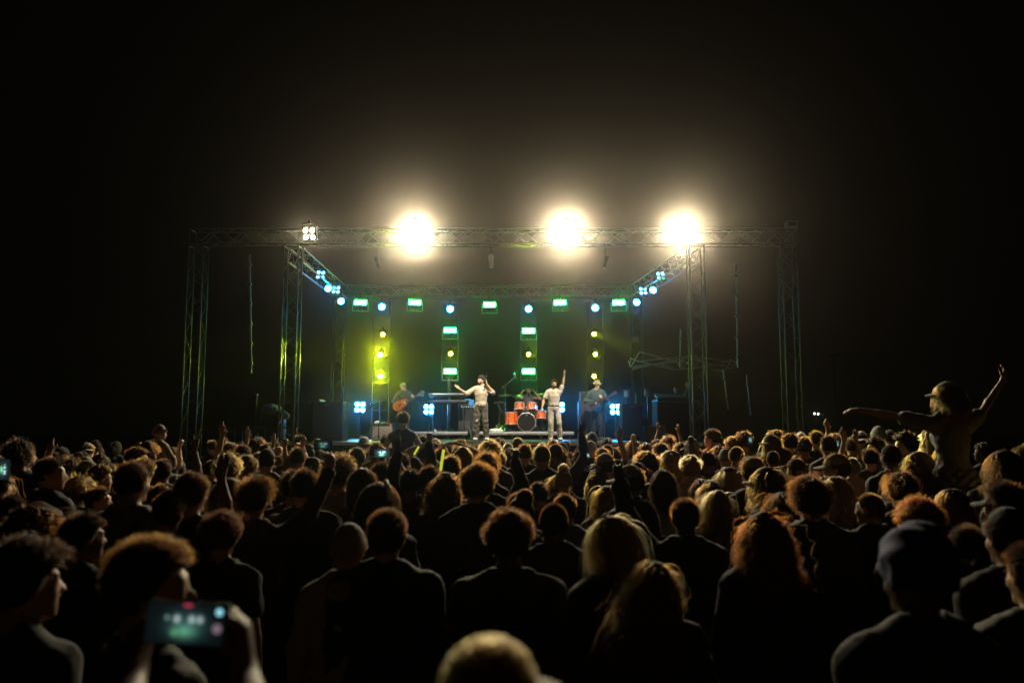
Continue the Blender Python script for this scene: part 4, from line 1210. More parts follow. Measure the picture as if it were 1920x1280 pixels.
# ------------------------------------------------------------------ musicians
def skin(n): return SKIN[n]
def musician(loc, yaw, s, fig, label, sk, top_name, top_m, tr_m, shoe_m=None):
    root = put('person', fig['body'], SKIN[sk]); root.location = loc; root.rotation_euler = (0, 0, R(yaw)); root.scale = (s,) * 3
    tag(root, label, 'person')
    put(top_name, fig['top'], top_m, root); put('trousers', fig['trousers'], tr_m, root)
    return root
def wear_hair(root, fig, style, hc, lod=2, var=0):
    core, st_ = hair_of(style, lod, var); ho = put('hair', core, HAIR[hc][1], root, fig['head'].copy()); so = put('strands', st_, HAIR[hc][0], ho); tag(so, kind='stuff')
def wear_hat(root, fig, kind, mat, turn=0): put(kind, cap_mesh(kind), mat, root, fig['head'] @ Matrix.Translation((0, -.008, .014)) @ Matrix.Rotation(R(turn), 4, 'Z'))
def beard(root, fig, mat):
    F = Field((-.1, -.02, -.16), (.1, .14, .02), .009); F.ell((0, .033, -.058), (.058, .070, .062), 0); F.cone((-.02, .078, -.10), (.02, .078, -.10), .023, .023, .02)
    X, Y, Z = F.axes(); F.v = np.maximum(F.v, np.maximum(Z + .066 + .5 * np.clip(Y - .06, 0, 1), .01 - Y)).astype(np.float32)
    put('beard', F.mesh('beard'), mat, root, fig['head'].copy())
def shoes(root, fig_legs, mat):
    for s in (-1, 1):
        a, t = fig_legs.get(s, {}).get('a', (s * .105, -.02, .085)), fig_legs.get(s, {}).get('t', (s * .13, .15, .032))
        F = Field((min(a[0], t[0]) - .1, min(a[1], t[1]) - .12, -.01), (max(a[0], t[0]) + .1, max(a[1], t[1]) + .12, a[2] + .1), .011)
        F.cone((a[0], a[1] - .02, a[2] - .035), t, .05, .042, .015); F.cone((a[0] - s * .012, a[1], .045), (t[0] - s * .045, t[1] + .01, .034), .042, .036, .015); F.cone(a, (a[0], a[1], a[2] + .04), .05, .048, .02)
        X, Y, Z = F.axes(); F.v = np.maximum(F.v, .001 - Z).astype(np.float32)
        put('shoe', F.mesh('shoe'), mat, root)
BEIGE = principled('beige_satin_shirt', (.50, .42, .31), .42, sheen=.3, noise=.18, nscale=9, bump=.2, bscale=60)
BEIGE2 = principled('sand_cotton', (.46, .39, .29), .8, sheen=.2, noise=.12, nscale=12, bump=.3, bscale=200)
TAUPE = principled('taupe_satin', (.13, .105, .08), .36, sheen=.2, noise=.7, nscale=13, bump=.25, bscale=40)
DENIM = principled('teal_denim', (.04, .07, .078), .85, sheen=.2, noise=.2, nscale=18, bump=.3, bscale=260)
h_ = .012
def microphone(M, label):
    root = empty('microphone', (0, 0, 0), label, 'microphone', 'hand microphones of the singers', mw=M)
    MB().tube((0, 0, -.10), (0, 0, .07), .012, .018, n=10).build('handle', BLACKM, root)
    MB().lathe([(.018, .07), (.027, .09), (.029, .11), (.02, .135), (0, .142)], 12).build('grille', BLACKM, root)
# facing the audience is -y, so the figures are turned by about 180 degrees; their own +x is then the picture's left
# singer one: open hand stretched to the picture's left, microphone at the face in the other hand
legs1 = {1: dict(hip=(.09, 0, .92), k=(.12, .03, .49), a=(.14, .0, .085), t=(.17, .17, .032)), -1: dict(hip=(-.09, 0, .92), k=(-.12, .03, .49), a=(-.15, -.03, .085), t=(-.2, .13, .032))}
A1 = (dict(e=(-.33, .06, 1.30), w=(-.16, .16, 1.545), f=(.12, .12, 1), n=(.9, .5, 0), curl=.9), dict(e=(.40, .10, 1.27), w=(.60, .17, 1.42), f=(.75, .05, .6), n=(-.2, .6, .7), curl=.15))
g1 = build_figure('singer', A1, h_, legs=legs1, headrot=(-38, 4, 0), top='shirt', cloth_h=.013, wrinkle=.007, trouser_flare=.022, fr=.0095, seed=2)
Y1 = 22.6; f1 = at(902, 823, Y1); s1 = (at(900, 704, Y1).z - STAGE_Z) / (1.752 + .03)
o1 = musician((f1.x, Y1, STAGE_Z + .004), 176, s1, g1, 'singer in a dark beanie and beige satin shirt, open hand stretched to the left', 'light', 'shirt', BEIGE, TAUPE)
wear_hat(o1, g1, 'beanie', CLOTH['black']); wear_hair(o1, g1, 'short', 'black'); beard(o1, g1, HAIR['black'][1]); shoes(o1, legs1, CLOTH['white'])
Mw = Matrix.Translation((f1.x, Y1, STAGE_Z)) @ Matrix.Rotation(R(176), 4, 'Z') @ Matrix.Scale(s1, 4)
hp1 = Vector(A1[0]['w']) + Vector((.03, .05, .08))
microphone(Mw @ Matrix.Translation(hp1) @ Matrix.Rotation(R(-12), 4, 'Y') @ Matrix.Rotation(R(10), 4, 'X') @ Matrix.Translation((0, 0, .02)), 'black microphone held by the singer in the dark beanie')
# singer two: arm with microphone raised straight up, the other hanging
legs2 = {1: dict(hip=(.09, 0, .92), k=(.10, .05, .49), a=(.10, .0, .085), t=(.12, .17, .032)), -1: dict(hip=(-.09, 0, .92), k=(-.14, .10, .50), a=(-.17, -.02, .085), t=(-.2, .15, .032))}
A2 = (dict(e=(-.27, .05, 1.66), w=(-.30, .06, 1.92), f=(-.25, .3, .9), n=(.3, .8, 0), curl=.9), dict(e=(.30, .0, 1.17), w=(.36, .12, .93), f=(.2, .25, -1), n=(-1, 0, 0), curl=.55))
g2 = build_figure('singer', A2, h_, legs=legs2, headrot=(10, 6, 0), top='tee', cloth_h=.013, wrinkle=.0055, trouser_flare=.02, fr=.0095, seed=5)
Y2 = 22.5; f2 = at(1039, 832, Y2); s2 = (at(1032, 711, Y2).z - STAGE_Z) / (1.752 + .035)
o2 = musician((f2.x, Y2, STAGE_Z + .004), 182, s2, g2, 'curly-haired singer in a sand tee and trousers, one arm raised straight up', 'tan', 'tee_shirt', BEIGE2, BEIGE2)
wear_hair(o2, g2, 'curly', 'dark'); beard(o2, g2, HAIR['dark'][1]); shoes(o2, legs2, CLOTH['white'])
F = Field((-.22, -.18, .96), (.22, .18, 1.06), .012); F.ell((0, .005, 1.0), (.176, .133, .16), 0); X, Y, Z = F.axes(); F.v = np.maximum(F.v, np.abs(Z - 1.005) - .02).astype(np.float32)
put('belt', F.mesh('belt'), CLOTH['black'], o2)
Mw = Matrix.Translation((f2.x, Y2, STAGE_Z)) @ Matrix.Rotation(R(182), 4, 'Z') @ Matrix.Scale(s2, 4)
microphone(Mw @ Matrix.Translation(Vector(A2[0]['w']) + Vector((-.02, .05, .08))) @ Matrix.Rotation(R(60), 4, 'X'), 'microphone in the raised fist of the curly-haired singer')

def guitar(M, label, body_mat, L=.62, bass=False, scale=1.0):
    """Neck along local +x, face towards local -y."""
    root = empty('electric_guitar' if not bass else 'bass_guitar', (0, 0, 0), label, 'guitar' if not bass else 'bass guitar', mw=M @ Matrix.Scale(scale, 4))
    out = []
    for i in range(36):
        t = 2 * math.pi * i / 36
        # two-bout outline with a waist and a cutaway near the neck
        r = .165 + .035 * math.cos(2 * t) - .022 * math.cos(t) - .028 * math.exp(-((abs(t - math.pi) - 1.75) / .35) ** 2)
        x, z = r * 1.18 * math.cos(t) - .02, r * math.sin(t)
        if x > .08 and z < -.05: x -= .05
        out.append((x, z))
    MB().prism(out[::-1], -.022, .022).build('body', body_mat, root)
    MB().box((.30 + (L - .62) / 2, -.026, 0), (L - .12, .024, .05), .006).build('neck', MAPLE, root)
    MB().box((.33 + (L - .62) / 2, -.041, 0), (L - .16, .006, .052)).build('fretboard', DARKWOOD, root)
    m = MB()
    for i in range(12): m.box((.12 + (L - .22) * (1 - .93 ** (12 - i)) / .6 * .9, -.0455, 0), (.004, .003, .05))
    tag(m.build('frets', CHROME, root), kind='stuff')
    MB().prism([(.22 + L / 2 + .0, -.028), (.22 + L / 2 + .03, -.05), (.22 + L / 2 + .17, -.05), (.22 + L / 2 + .19, 0), (.22 + L / 2 + .17, .05), (.22 + L / 2 + .03, .05), (.22 + L / 2, .028)], -.034, -.018).build('headstock', DARKWOOD, root)
    for i in range(2 if bass else 3):
        for s in (-1, 1): MB().tube((.27 + L / 2 + .05 * i, -.026, s * .05), (.27 + L / 2 + .05 * i, -.026, s * .082), .009, n=6).build('tuning_peg', CHROME, root)
    for x in (-.03, .05): MB().box((x, -.027, 0), (.035, .01, .085), .004).build('pickup', CHROME, root)
    MB().box((-.10, -.027, 0), (.025, .012, .09), .003).build('bridge', CHROME, root)
    for i in range(2): MB().lathe([(.012, 0), (.010, .018)], 8, Matrix.Translation((-.10 + .04 * i, -.024, -.10)) @ Matrix.Rotation(R(90), 4, 'X')).build('knob', CHROME, root)
    return root
# guitarist at the left, bent over an amber guitar
legs3 = {}
A3 = (dict(e=(-.30, .05, 1.17), w=(-.33, .24, 1.26), f=(.3, .2, .9), n=(.2, -.9, .2), curl=.8), dict(e=(.34, -.02, 1.16), w=(.16, .20, 1.03), f=(-.7, .1, -.35), n=(0, -1, .2), curl=.6))
g3 = build_figure('guitarist', A3, h_, headrot=(-18, -28, 0), top='long', cloth_h=.014, wrinkle=.004, seed=7)
Y3 = 24.6; f3 = at(757, 800, Y3); s3 = (at(758, 717, Y3).z - STAGE_Z) / 1.76
o3 = musician((f3.x, Y3, STAGE_Z + .004), 178, s3, g3, 'guitarist in a dark top with head bowed over an amber guitar, at the left', 'tan', 'long_sleeve_top', CLOTH['charcoal'], CLOTH['black'])
wear_hair(o3, g3, 'crop', 'grey'); beard(o3, g3, HAIR['dark'][1]); shoes(o3, legs3, CLOTH['black'])
gc = at(754, 757, Y3 - .27)
guitar(Matrix.Translation(gc) @ Matrix.Rotation(R(-30), 4, 'Y') @ Matrix.Rotation(R(8), 4, 'Z'), 'amber electric guitar with a pale neck pointing up right, played by the bowed guitarist', GTRWOOD, .62, False, 1.08)
MB().path([tuple(o3.matrix_basis.inverted() @ (gc + Vector((-.16, -.0, .06)))), (.15, .15, 1.35), (.0, .13, 1.46), (-.09, .0, 1.51), (-.10, -.12, 1.4), (.05, -.16, 1.25)], .016).build('strap', CLOTH['black'], o3)
# bassist at the right in a bucket hat and denim jacket
A4 = (dict(e=(-.30, .02, 1.16), w=(-.16, .27, 1.22), f=(.5, .2, .8), n=(.2, -.9, 0), curl=.7), dict(e=(.33, -.02, 1.16), w=(.13, .24, 1.13), f=(-.8, .1, -.3), n=(0, -1, .2), curl=.6))
g4 = build_figure('bassist', A4, h_, headrot=(38, -4, 0), top='jacket', cloth_h=.014, wrinkle=.004, seed=9)
Y4 = 23.4; f4 = at(1120, 826, Y4); s4 = (at(1124, 713, Y4).z - STAGE_Z) / 1.775
o4 = musician((f4.x, Y4, STAGE_Z + .004), 172, s4, g4, 'bassist in a tan bucket hat and teal denim jacket, beside the bass cabinet', 'light', 'jacket', DENIM, CLOTH['black'])
wear_hat(o4, g4, 'bucket', CLOTH['khaki']); wear_hair(o4, g4, 'short', 'brown'); shoes(o4, {}, CLOTH['black'])
bc = at(1113, 758, Y4 - .32)
guitar(Matrix.Translation(bc) @ Matrix.Rotation(R(-28), 4, 'Y') @ Matrix.Rotation(R(6), 4, 'Z'), 'black bass guitar held across the denim-jacketed bassist', BLACKP, .72, True, 1.0)
# drummer behind the kit, hands at the ears, seated
legs5 = {1: dict(hip=(.1, 0, .92), k=(.2, .40, .88), a=(.2, .42, .50), t=(.22, .58, .45)), -1: dict(hip=(-.1, 0, .92), k=(-.2, .40, .88), a=(-.2, .42, .50), t=(-.22, .58, .45))}
A5 = (dict(e=(-.40, .12, 1.36), w=(-.19, .05, 1.60), f=(.55, -.15, .6), n=(.8, 0, -.5), curl=.6), dict(e=(.40, .12, 1.36), w=(.19, .05, 1.60), f=(-.55, -.15, .6), n=(-.8, 0, -.5), curl=.6))
g5 = build_figure('drummer', A5, h_, legs=legs5, headrot=(0, -6, 0), top='tank', cloth_h=.014, wrinkle=.003, seed=11)
Y5 = 26.25; zt = at(992, 724, Y5).z; s5 = .98
f5 = at(991, 760, Y5)
o5 = musician((f5.x, Y5, zt - 1.78 * s5), 180, s5, g5, 'drummer in a dark cap with both hands held at the ears, behind the drum kit', 'tan', 'tank_top', principled('printed_tank', (.07, .07, .075), .8, noise=.9, nscale=7), CLOTH['black'])
wear_hat(o5, g5, 'cap', CLOTH['black'], 180); beard(o5, g5, HAIR['dark'][1])
F = Field((-.12, -.12, 1.40), (.12, .14, 1.56), .012); F.cone((-.055, .0, 1.475), (.0, .06, 1.465), .032, .036, .02); F.cone((.055, .0, 1.475), (.0, .06, 1.465), .032, .036, .02); F.cone((-.055, 0, 1.475), (.055, -.03, 1.48), .03, .03, .03)
put('scarf', F.mesh('scarf'), CLOTH['black'], o5)
stl = empty('drum_stool', (f5.x, Y5 + .05, RTOP), 'drum stool under the seated drummer', 'stool')
hz_ = zt - 1.78 * s5 + .80 * s5 - RTOP
MB().lathe([(.02, hz_ - .09), (.17, hz_ - .085), (.175, hz_ - .02), (.15, hz_)], 16).build('seat', TOLEX, stl); MB().tube((0, 0, .1), (0, 0, hz_ - .09), .02).build('post', CHROME, stl)
for i in range(3):
    t = R(90 + 120 * i); MB().tube((0, 0, .25), (.26 * math.cos(t), .26 * math.sin(t), .01), .012).build('leg', CHROME, stl)
# made-up box standing in for the lit blue cloth at the first singer's waist
q = at(884, 755, 24.3)
bl = empty('cloth_stand_in', (q.x, 24.3, STAGE_Z), 'made-up box on a thin stand for the lit blue cloth, right behind the capped singer', 'box')
MB().tube((0, .1, 0), (0, .1, q.z - STAGE_Z - .1), .014).build('stand', BLACKM, bl); MB().box((0, .1, q.z - STAGE_Z), (.17, .1, .2), .02).box((-.1, .1, q.z - STAGE_Z + .1), (.2, .06, .05), .01).build('case', BLUEPL, bl)

# ------------------------------------------------------------------ wings
# monitor desk and gear at the right
d0, d1 = at(1232, 748, 22.5), at(1310, 748, 22.5)
dz = d0.z
md = empty('monitor_desk', ((d0.x + d1.x) / 2, 22.5, 0), 'dark draped monitor desk on the right wing, behind the right near tower', 'desk')
MB().box((0, .4, dz - .03), (d1.x - d0.x, .9, .05), .01).build('desk_top', BLACKM, md); MB().box((0, -.02, dz / 2 - .04), (d1.x - d0.x - .03, .03, dz - .08)).build('drape', CARPET, md)
for s in (-1, 1): MB().box((s * (d1.x - d0.x) * .48, .4, dz / 2 - .03), (.05, .8, dz - .06)).build('leg', CARPET, md)
mx = empty('mixing_console', ((d0.x + d1.x) / 2 - .15, 22.75, dz), 'mixing console with a pale front edge on the monitor desk', 'mixing console', mw=Matrix.Translation(((d0.x + d1.x) / 2 - .15, 22.8, dz + .05)) @ Matrix.Rotation(R(14), 4, 'X'))
MB().box((0, 0, .03), (.85, .5, .09), .015).build('case', BLACKM, mx); MB().tube((-.42, -.26, .07), (.42, -.26, .05), .012).build('front_rail', ALU, mx)
for i in range(12): MB().box((-.36 + .065 * i, -.1, .082), (.02, .05, .015)).build('fader', PLASTICW, mx)
def dim_person(px, py, Y, yaw, label, tc, style='short', floor=0.0, top='tee', head=None):
    t = template(top, False, 'hold', 0, 1.0, 1); s = (at(px, py, Y).z - floor) / 1.77
    root = put('person', t['body'], SKIN['tan']); root.location = (at(px, py, Y).x, Y, floor); root.rotation_euler = (0, 0, R(yaw)); root.scale = (s,) * 3
    tag(root, label, 'person', 'stage crew on the right wing')
    put('tee_shirt', t['top'], CLOTH[tc], root); put('trousers', t['trousers'], CLOTH['black'], root); wear_hair(root, t, style, 'dark'); return root
pf = empty('side_platform', (at(1275, 800, 23.5).x, 23.6, 0), 'low dark platform the crew stands on at the right wing', 'platform')
MB().box((0, 0, at(1275, 822, 23.5).z - .05), (2.9, 1.5, .09), .01).build('deck', CARPET, pf)
for sx in (-1, 1):
    for sy in (-1, 1): MB().tube((sx * 1.35, sy * .6, 0), (sx * 1.35, sy * .6, at(1275, 822, 23.5).z - .1), .03).build('leg', ALU_D, pf)
PFZ = at(1275, 822, 23.5).z - .003
dim_person(1291, 712, 23.6, 60, 'crew member in a teal-striped top half hidden by the right near tower', 'denim', 'short', PFZ)
dim_person(1267, 722, 23.9, 170, 'barely lit crew member behind the monitor desk', 'black', 'short', PFZ)
q = at(1208, 766, 22.9)
cr = empty('equipment_crate', (q.x, 22.9, PFZ * 0), 'blue equipment crate right of the right loudspeaker', 'crate')
MB().box((0, .2, at(1208, 782, 22.9).z - .02), (.22, .34, .04), .01).build('base', BLACKM, cr); MB().box((0, .2, (at(1208, 757, 22.9).z + at(1208, 782, 22.9).z) / 2 + .01), (.18, .3, at(1208, 757, 22.9).z - at(1208, 782, 22.9).z), .02).build('case', BLUEPL, cr)
MB().box((0, .2, at(1208, 782, 22.9).z / 2 - .03), (.2, .3, at(1208, 782, 22.9).z - .09), .01).build('stand', BLACKM, cr)
MB().box((0, .04, at(1208, 760, 22.9).z), (.1, .02, .02)).build('handle', ALU, cr)
for (px, py, l) in ((1176, 735, 'small grey spotlight on a pole behind the right loudspeaker'), (1214, 733, 'small pale-topped spotlight right of the rear right tower')):
    q = at(px, py, 24.0); ls = empty('stand_light', (q.x, 24.0, 0), l, 'stage light', 'unlit lamps on the right wing')
    MB().tube((0, 0, 0), (0, 0, q.z - .12), .02).build('pole', BLACKM, ls); MB().lathe([(.1, -.1), (.1, .06), (.06, .1)], 14, Matrix.Translation((0, 0, q.z - .05))).build('housing', FAR, ls); MB().box((0, 0, q.z + .07), (.2, .14, .025), .006).build('top_plate', ALU, ls)
q = at(1191, 636, YR - .35)
pn = empty('side_panel_light', (q.x, YR - .35, q.z), 'small dark slanted panel clamped to the rear right tower', 'stage light', mw=Matrix.Translation((q.x, YR - .35, q.z)) @ Matrix.Rotation(R(25), 4, 'X') @ Matrix.Rotation(R(-8), 4, 'Y'))
MB().box((0, 0, 0), (.26, .1, .22), .015).build('housing', BLACKM, pn); MB().box((0, -.055, 0), (.22, .012, .18)).build('front_plate', FAR, pn); MB().tube((0, .04, .0), (0, .2, .02), .02).build('clamp', BLACKM, pn)
ys = empty('yellow_pole', at(1193, 757, 24.2), 'short yellow rod standing behind the right loudspeaker', 'pole')
a = at(1192, 737, 24.2) - ys.location; MB().tube((0, 0, -.8), tuple(a), .022).build('rod', principled('yellow_paint', (.5, .45, .03), .4), ys); MB().lathe([(.14, -.83), (.12, -.8), (.03, -.78)], 12).build('foot', BLACKM, ys)
# covered gear at the left wing
q = at(510, 790, 22.5)
cg = empty('covered_equipment', (q.x, 22.5, 0), 'equipment under a rumpled grey-green tarpaulin, left of the near left tower', 'equipment')
zt = at(510, 757, 22.5).z
MB().box((0, .3, zt * .46), (.5, .5, zt * .92), .02).build('case', BLACKM, cg)
F = Field((-.55, -.2, zt - .75), (.55, .9, zt + .1), .025); F.ell((-.1, .3, zt - .20), (.3, .36, .18), .05); F.cone((-.1, .25, zt - .12), (.32, .2, zt - .34), .12, .10, .06); F.cone((-.30, .2, zt - .1), (-.36, .15, zt - .42), .07, .05, .05); F.wrinkle(.014, 24)
put('tarpaulin', F.mesh('tarpaulin'), TARP, cg)
q = at(479, 760, 22.5)
dp = empty('dark_post', (q.x, 22.5, 0), 'dark post with a blue-lit edge left of the covered equipment', 'post')
MB().tube((0, 0, 0), (0, 0, at(479, 740, 22.5).z), .05, n=10).build('post', TOLEX, dp); MB().lathe([(.07, 0), (.07, .03), (.05, .035)], 10, Matrix.Translation((0, 0, at(479, 740, 22.5).z - .01))).build('collar', FAR, dp); MB().box((0, 0, .02), (.5, .5, .04), .01).build('foot', BLACKM, dp)
q0, q1 = at(455, 800, 21.2), at(512, 800, 21.2)
bb = empty('crowd_barrier', ((q0.x + q1.x) / 2, 21.2, 0), 'dark metal crowd barrier left of the near left tower', 'barrier')
MB().tube((q0.x - q1.x, 0, q0.z - .02), (q1.x - q0.x, 0, q0.z - .02), .022).tube((q0.x - q1.x, 0, .1), (q1.x - q0.x, 0, .1), .022).build('rail', ALU_D, bb)
for i in range(9): MB().tube((( -1 + i * .25) * (q1.x - q0.x), 0, .1), ((-1 + i * .25) * (q1.x - q0.x), 0, q0.z - .02), .012).build('upright', ALU_D, bb)

# cables dropping off the keyboard riser
q0, q1 = at(872, 801, 24.5), at(884, 820, 24.3)
cb = put('cable', None or MB().path([tuple(q0), tuple(at(878, 800, 24.5)), tuple(at(881, 806, 24.45)), tuple(at(883, 815, 24.4)), (q1.x, q1.y, STAGE_Z + .02), (q1.x + .35, q1.y - .2, STAGE_Z + .02), (q1.x + .9, q1.y - .1, STAGE_Z + .02)], .022).mesh('cable'), BLACKM)
tag(cb, 'black cable bundle dropping off the end of the keyboard riser', 'cable')
F_ = dict(female=True)
# nearest people ----------------------------------------------------------------------------------
bm_, bt_ = P(285, 1008, 172, 'crop', 'brown', 'long', 'black', 'light', -42, -32, 'bearded person with messy brown hair in profile behind the big phone at lower left', d=1.75, lod=0)
beard(bm_, bt_, HAIR['brown'][1])
P(52, 1004, 150, 'curly', 'dark', 'tee', 'black', 'light', -25, -22, 'person with a big dark mop of hair and lit forehead at the lower left edge', d=2.05)
P(1225, 1048, 132, 'wavy', 'fair', 'jacket', 'black', 'light', 4, 0, 'woman with long wind-blown chestnut hair in the front centre right, seen from behind', d=2.6, var=9, **F_)
P(1150, 966, 128, 'bob', 'blonde', 'jacket', 'charcoal', 'light', 35, 40, 'blonde person with sunglasses pushed up on the hair, turned left', d=2.9, var=1)
P(955, 953, 106, 'curly', 'dark', 'tee', 'charcoal', 'dark', 0, 0, 'broad-shouldered person with a dark curly crop in a charcoal tee, front centre', d=2.95, build=1.12)
P(726, 956, 88, 'crop', 'dark', 'hoodie', 'black', 'light', -5, 0, 'broad person in a black hooded top, cropped hair and a lit right ear, front centre', d=3.0, build=1.15)
P(1430, 950, 124, 'curlylong', 'red', 'hoodie', 'black', 'light', 5, 0, 'woman with a big mass of curly red hair in the front right', d=3.15, **F_)
P(1712, 978, 152, 'bald', 'black', 'hoodie', 'black', 'dark', 8, 0, 'person with a dark violet head wrap and hooded top at lower right', d=2.3, hat='wrap', hatcol='purple')
P(1722, 930, 108, 'curly', 'red', 'jacket', 'black', 'dark', 6, 0, 'person with reddish curls just behind the violet head wrap', d=3.35)
P(1518, 895, 82, 'messy', 'dark', 'jacket', 'charcoal', 'light', 0, 0, 'tall person with tousled dark hair and a collared jacket left of the blonde straight hair', d=3.8, build=1.05)
P(477, 897, 74, 'quiff', 'dark', 'long', 'brown', 'light', -6, 0, 'person with a high dark quiff in a brown top holding a phone up', 'phone_right', d=4.1)
P(418, 957, 48, 'curly', 'auburn', 'tee', 'black', 'tan', -10, 0, 'person with rust-coloured curls half hidden behind the quiffed head', d=3.5)
P(360, 884, 72, 'crop', 'brown', 'tee', 'black', 'light', -12, 0, 'person with cropped brown hair and a silver-lit collar between two taller heads at left', d=3.9)
P(250, 865, 66, 'short', 'dark', 'tee', 'grey', 'tan', -14, 0, 'tall short-haired person in a grey tee with a bag strap at left', d=4.2, build=1.08)
P(155, 962, 78, 'short', 'black', 'tee', 'black', 'tan', -20, -22, 'person with sleek dark hair, cheek and nose lit, below the bearded man at left', d=3.3)
P(72, 932, 84, 'curlylong', 'auburn', 'long', 'brown', 'light', -40, 0, 'woman with long copper curls and a lit forehead near the left edge', d=3.2, **F_)
P(636, 847, 80, 'afro', 'brown', 'tee', 'grey', 'tan', 0, 0, 'person with a large round afro glowing at the rim, in a grey tee', d=5.3)
P(572, 880, 54, 'short', 'black', 'tee', 'black', 'tan', 4, 0, 'dark smooth head just left of the glowing afro', d=4.7)
P(895, 868, 74, 'curly', 'auburn', 'jacket', 'black', 'tan', 0, 0, 'tall person with a curly top and a lit left shoulder seam, in the middle', d=4.3)
P(836, 878, 62, 'curlylong', 'auburn', 'tee', 'black', 'light', 0, 0, 'woman with rust-red curls leaning in left of the tall curly head in the middle', d=4.9, **F_)
P(913, 850, 50, 'messy', 'auburn', 'tank', 'black', 'light', 6, 0, 'woman with loose reddish curls piled up just behind the tall curly head', d=6.2, **F_)
P(1038, 943, 73, 'buzz', 'black', 'jacket', 'black', 'dark', 0, 0, 'person with a close-shaved head and jacket collar right of the dark curly crop', d=3.7)
P(972, 922, 53, 'short', 'dark', 'tee', 'black', 'tan', 0, 0, 'short-haired head above the dark curly crop in the front centre', d=4.9)
P(1140, 909, 58, 'long', 'fair', 'jacket', 'brown', 'light', 0, 0, 'woman with long straight light brown hair behind the sunglasses-topped blonde', d=5.1, **F_)
P(1205, 938, 62, 'bob', 'black', 'jacket', 'black', 'light', 0, 0, 'black-haired woman with sunglasses on top of her head, right of the long straight hair', d=4.4, **F_)
P(1284, 934, 64, 'short', 'dark', 'jacket', 'black', 'dark', -6, 0, 'person raising a dark arm that points up to the left, right of centre', 'up_left_far', d=4.1)
P(1333, 898, 60, 'wavy', 'fair', 'tank', 'black', 'light', 0, 0, 'woman with long wavy honey hair behind another long-haired woman, right of centre', d=5.4, **F_)
P(1345, 917, 56, 'long', 'blonde', 'tank', 'brown', 'light', 0, 0, 'woman with long straight honey blonde hair and a hair clip, right of centre', d=4.9, **F_)
P(1409, 905, 50, 'wavy', 'dark', 'jacket', 'black', 'light', 8, 0, 'woman with dark wavy hair behind the curly redhead', d=5.2, **F_)
P(1567, 891, 52, 'long', 'blonde', 'tank', 'pink', 'light', 0, 0, 'woman with long straight blonde hair left of the grey skullcap person', d=5.0, **F_)
P(1632, 924, 45, 'buzz', 'fair', 'jacket', 'black', 'light', 14, 20, 'person with a pale cropped head in half profile and a light-edged shoulder, lower right', d=4.6)
P(1690, 886, 62, 'messy', 'auburn', 'tee', 'black', 'light', 5, 0, 'woman with a messy updo of loose strands behind the reddish curls at right', d=4.6, **F_)
P(712, 903, 84, 'bob', 'dark', 'tee', 'black', 'light', -20, -20, 'woman with white flower clips in her dark hair left of centre', d=3.7, **F_)
P(655, 984, 62, 'bald', 'black', 'hoodie', 'beige', 'light', -6, 0, 'person in a pale knotted beanie between the afro and the black hooded top', d=3.6, hat='beanie', hatcol='beige')
P(1885, 905, 74, 'short', 'dark', 'jacket', 'black', 'light', 28, 0, 'person in a dark cap with a wide brim pointing left, at the right edge', d=3.9, hat='cap', hatcol='charcoal')
P(1888, 955, 84, 'short', 'dark', 'jacket', 'black', 'tan', 5, 0, 'person in a round dark beanie at the right edge, below the brimmed cap', d=3.3, hat='beanie', hatcol='charcoal')
P(1935, 1020, 130, 'short', 'dark', 'jacket', 'olive', 'light', 5, 0, 'person cut by the right edge, one olive jacket shoulder in view', d=2.5)
P(1812, 985, 70, 'short', 'black', 'tee', 'brown', 'tan', 0, 0, 'person in a brown tee almost lost in the dark between two headgear wearers at right', d=3.6)
# second band --------------------------------------------------------------------------------------
P(95, 856, 54, 'short', 'dark', 'jacket', 'navy', 'tan', -30, -40, 'tall dark-haired person with a lit cheek at left, below the bald man', d=5.2)
P(49, 838, 30, 'bald', 'dark', 'jacket', 'navy', 'light', -60, 0, 'bald bearded man facing right with a lit scalp, near the left edge', d=8.2)
P(116, 838, 26, 'short', 'dark', 'tee', 'black', 'tan', -20, 0, 'dim person in a dark cap behind the tall dark-haired person at left', hat='cap', hatcol='black', d=10.0)
P(165, 864, 36, 'short', 'dark', 'tee', 'black', 'light', -70, 0, 'person in a pale cap, brim pointing right, at left', hat='cap', hatcol='khaki', d=7.6)
P(200, 872, 44, 'crop', 'dark', 'tee', 'black', 'tan', -15, 0, 'dark cropped head right of the pale cap at left', d=6.5)
P(259, 837, 44, 'crop', 'auburn', 'tee', 'black', 'light', -55, -20, 'person with short auburn hair facing right, face lit, above the grey tee at left', d=6.8)
P(300, 880, 32, 'bun', 'fair', 'tee', 'black', 'light', -30, 0, 'woman with a hair clip and lit cheek, right of the tall grey tee', d=8.2, **F_)
P(147, 893, 58, 'messy', 'fair', 'hoodie', 'black', 'light', -15, 0, 'person with light tousled hair and lit right ear, before a bearded man at left', d=5.0)
P(186, 912, 46, 'short', 'brown', 'tee', 'black', 'light', -75, 0, 'bearded man in right profile with orange-lit face at left', d=5.4)
P(20, 928, 60, 'short', 'dark', 'tee', 'mustard', 'light', -20, 0, 'person at the left edge, yellow light on the shoulder put into the tee colour', d=4.6)  # mustard cloth colour stands for the yellow light on this shoulder
P(432, 829, 40, 'curly', 'brown', 'tee', 'black', 'light', 0, 0, 'dim head of brown curls right of the raised thin arm at left', d=7.8)
P(482, 820, 28, 'messy', 'dark', 'tee', 'black', 'tan', 0, 0, 'spiky dark head in the far rows near the left tower', d=11.0)
P(504, 830, 22, 'short', 'dark', 'tee', 'black', 'tan', 0, 0, 'person in a flat dark cap below the left tower', hat='cap', hatcol='black', d=11.5, hat_turn=170)
P(524, 836, 22, 'bald', 'dark', 'tee', 'black', 'tan', 0, 0, 'shiny bald head in the far rows below the left tower', d=11.0)
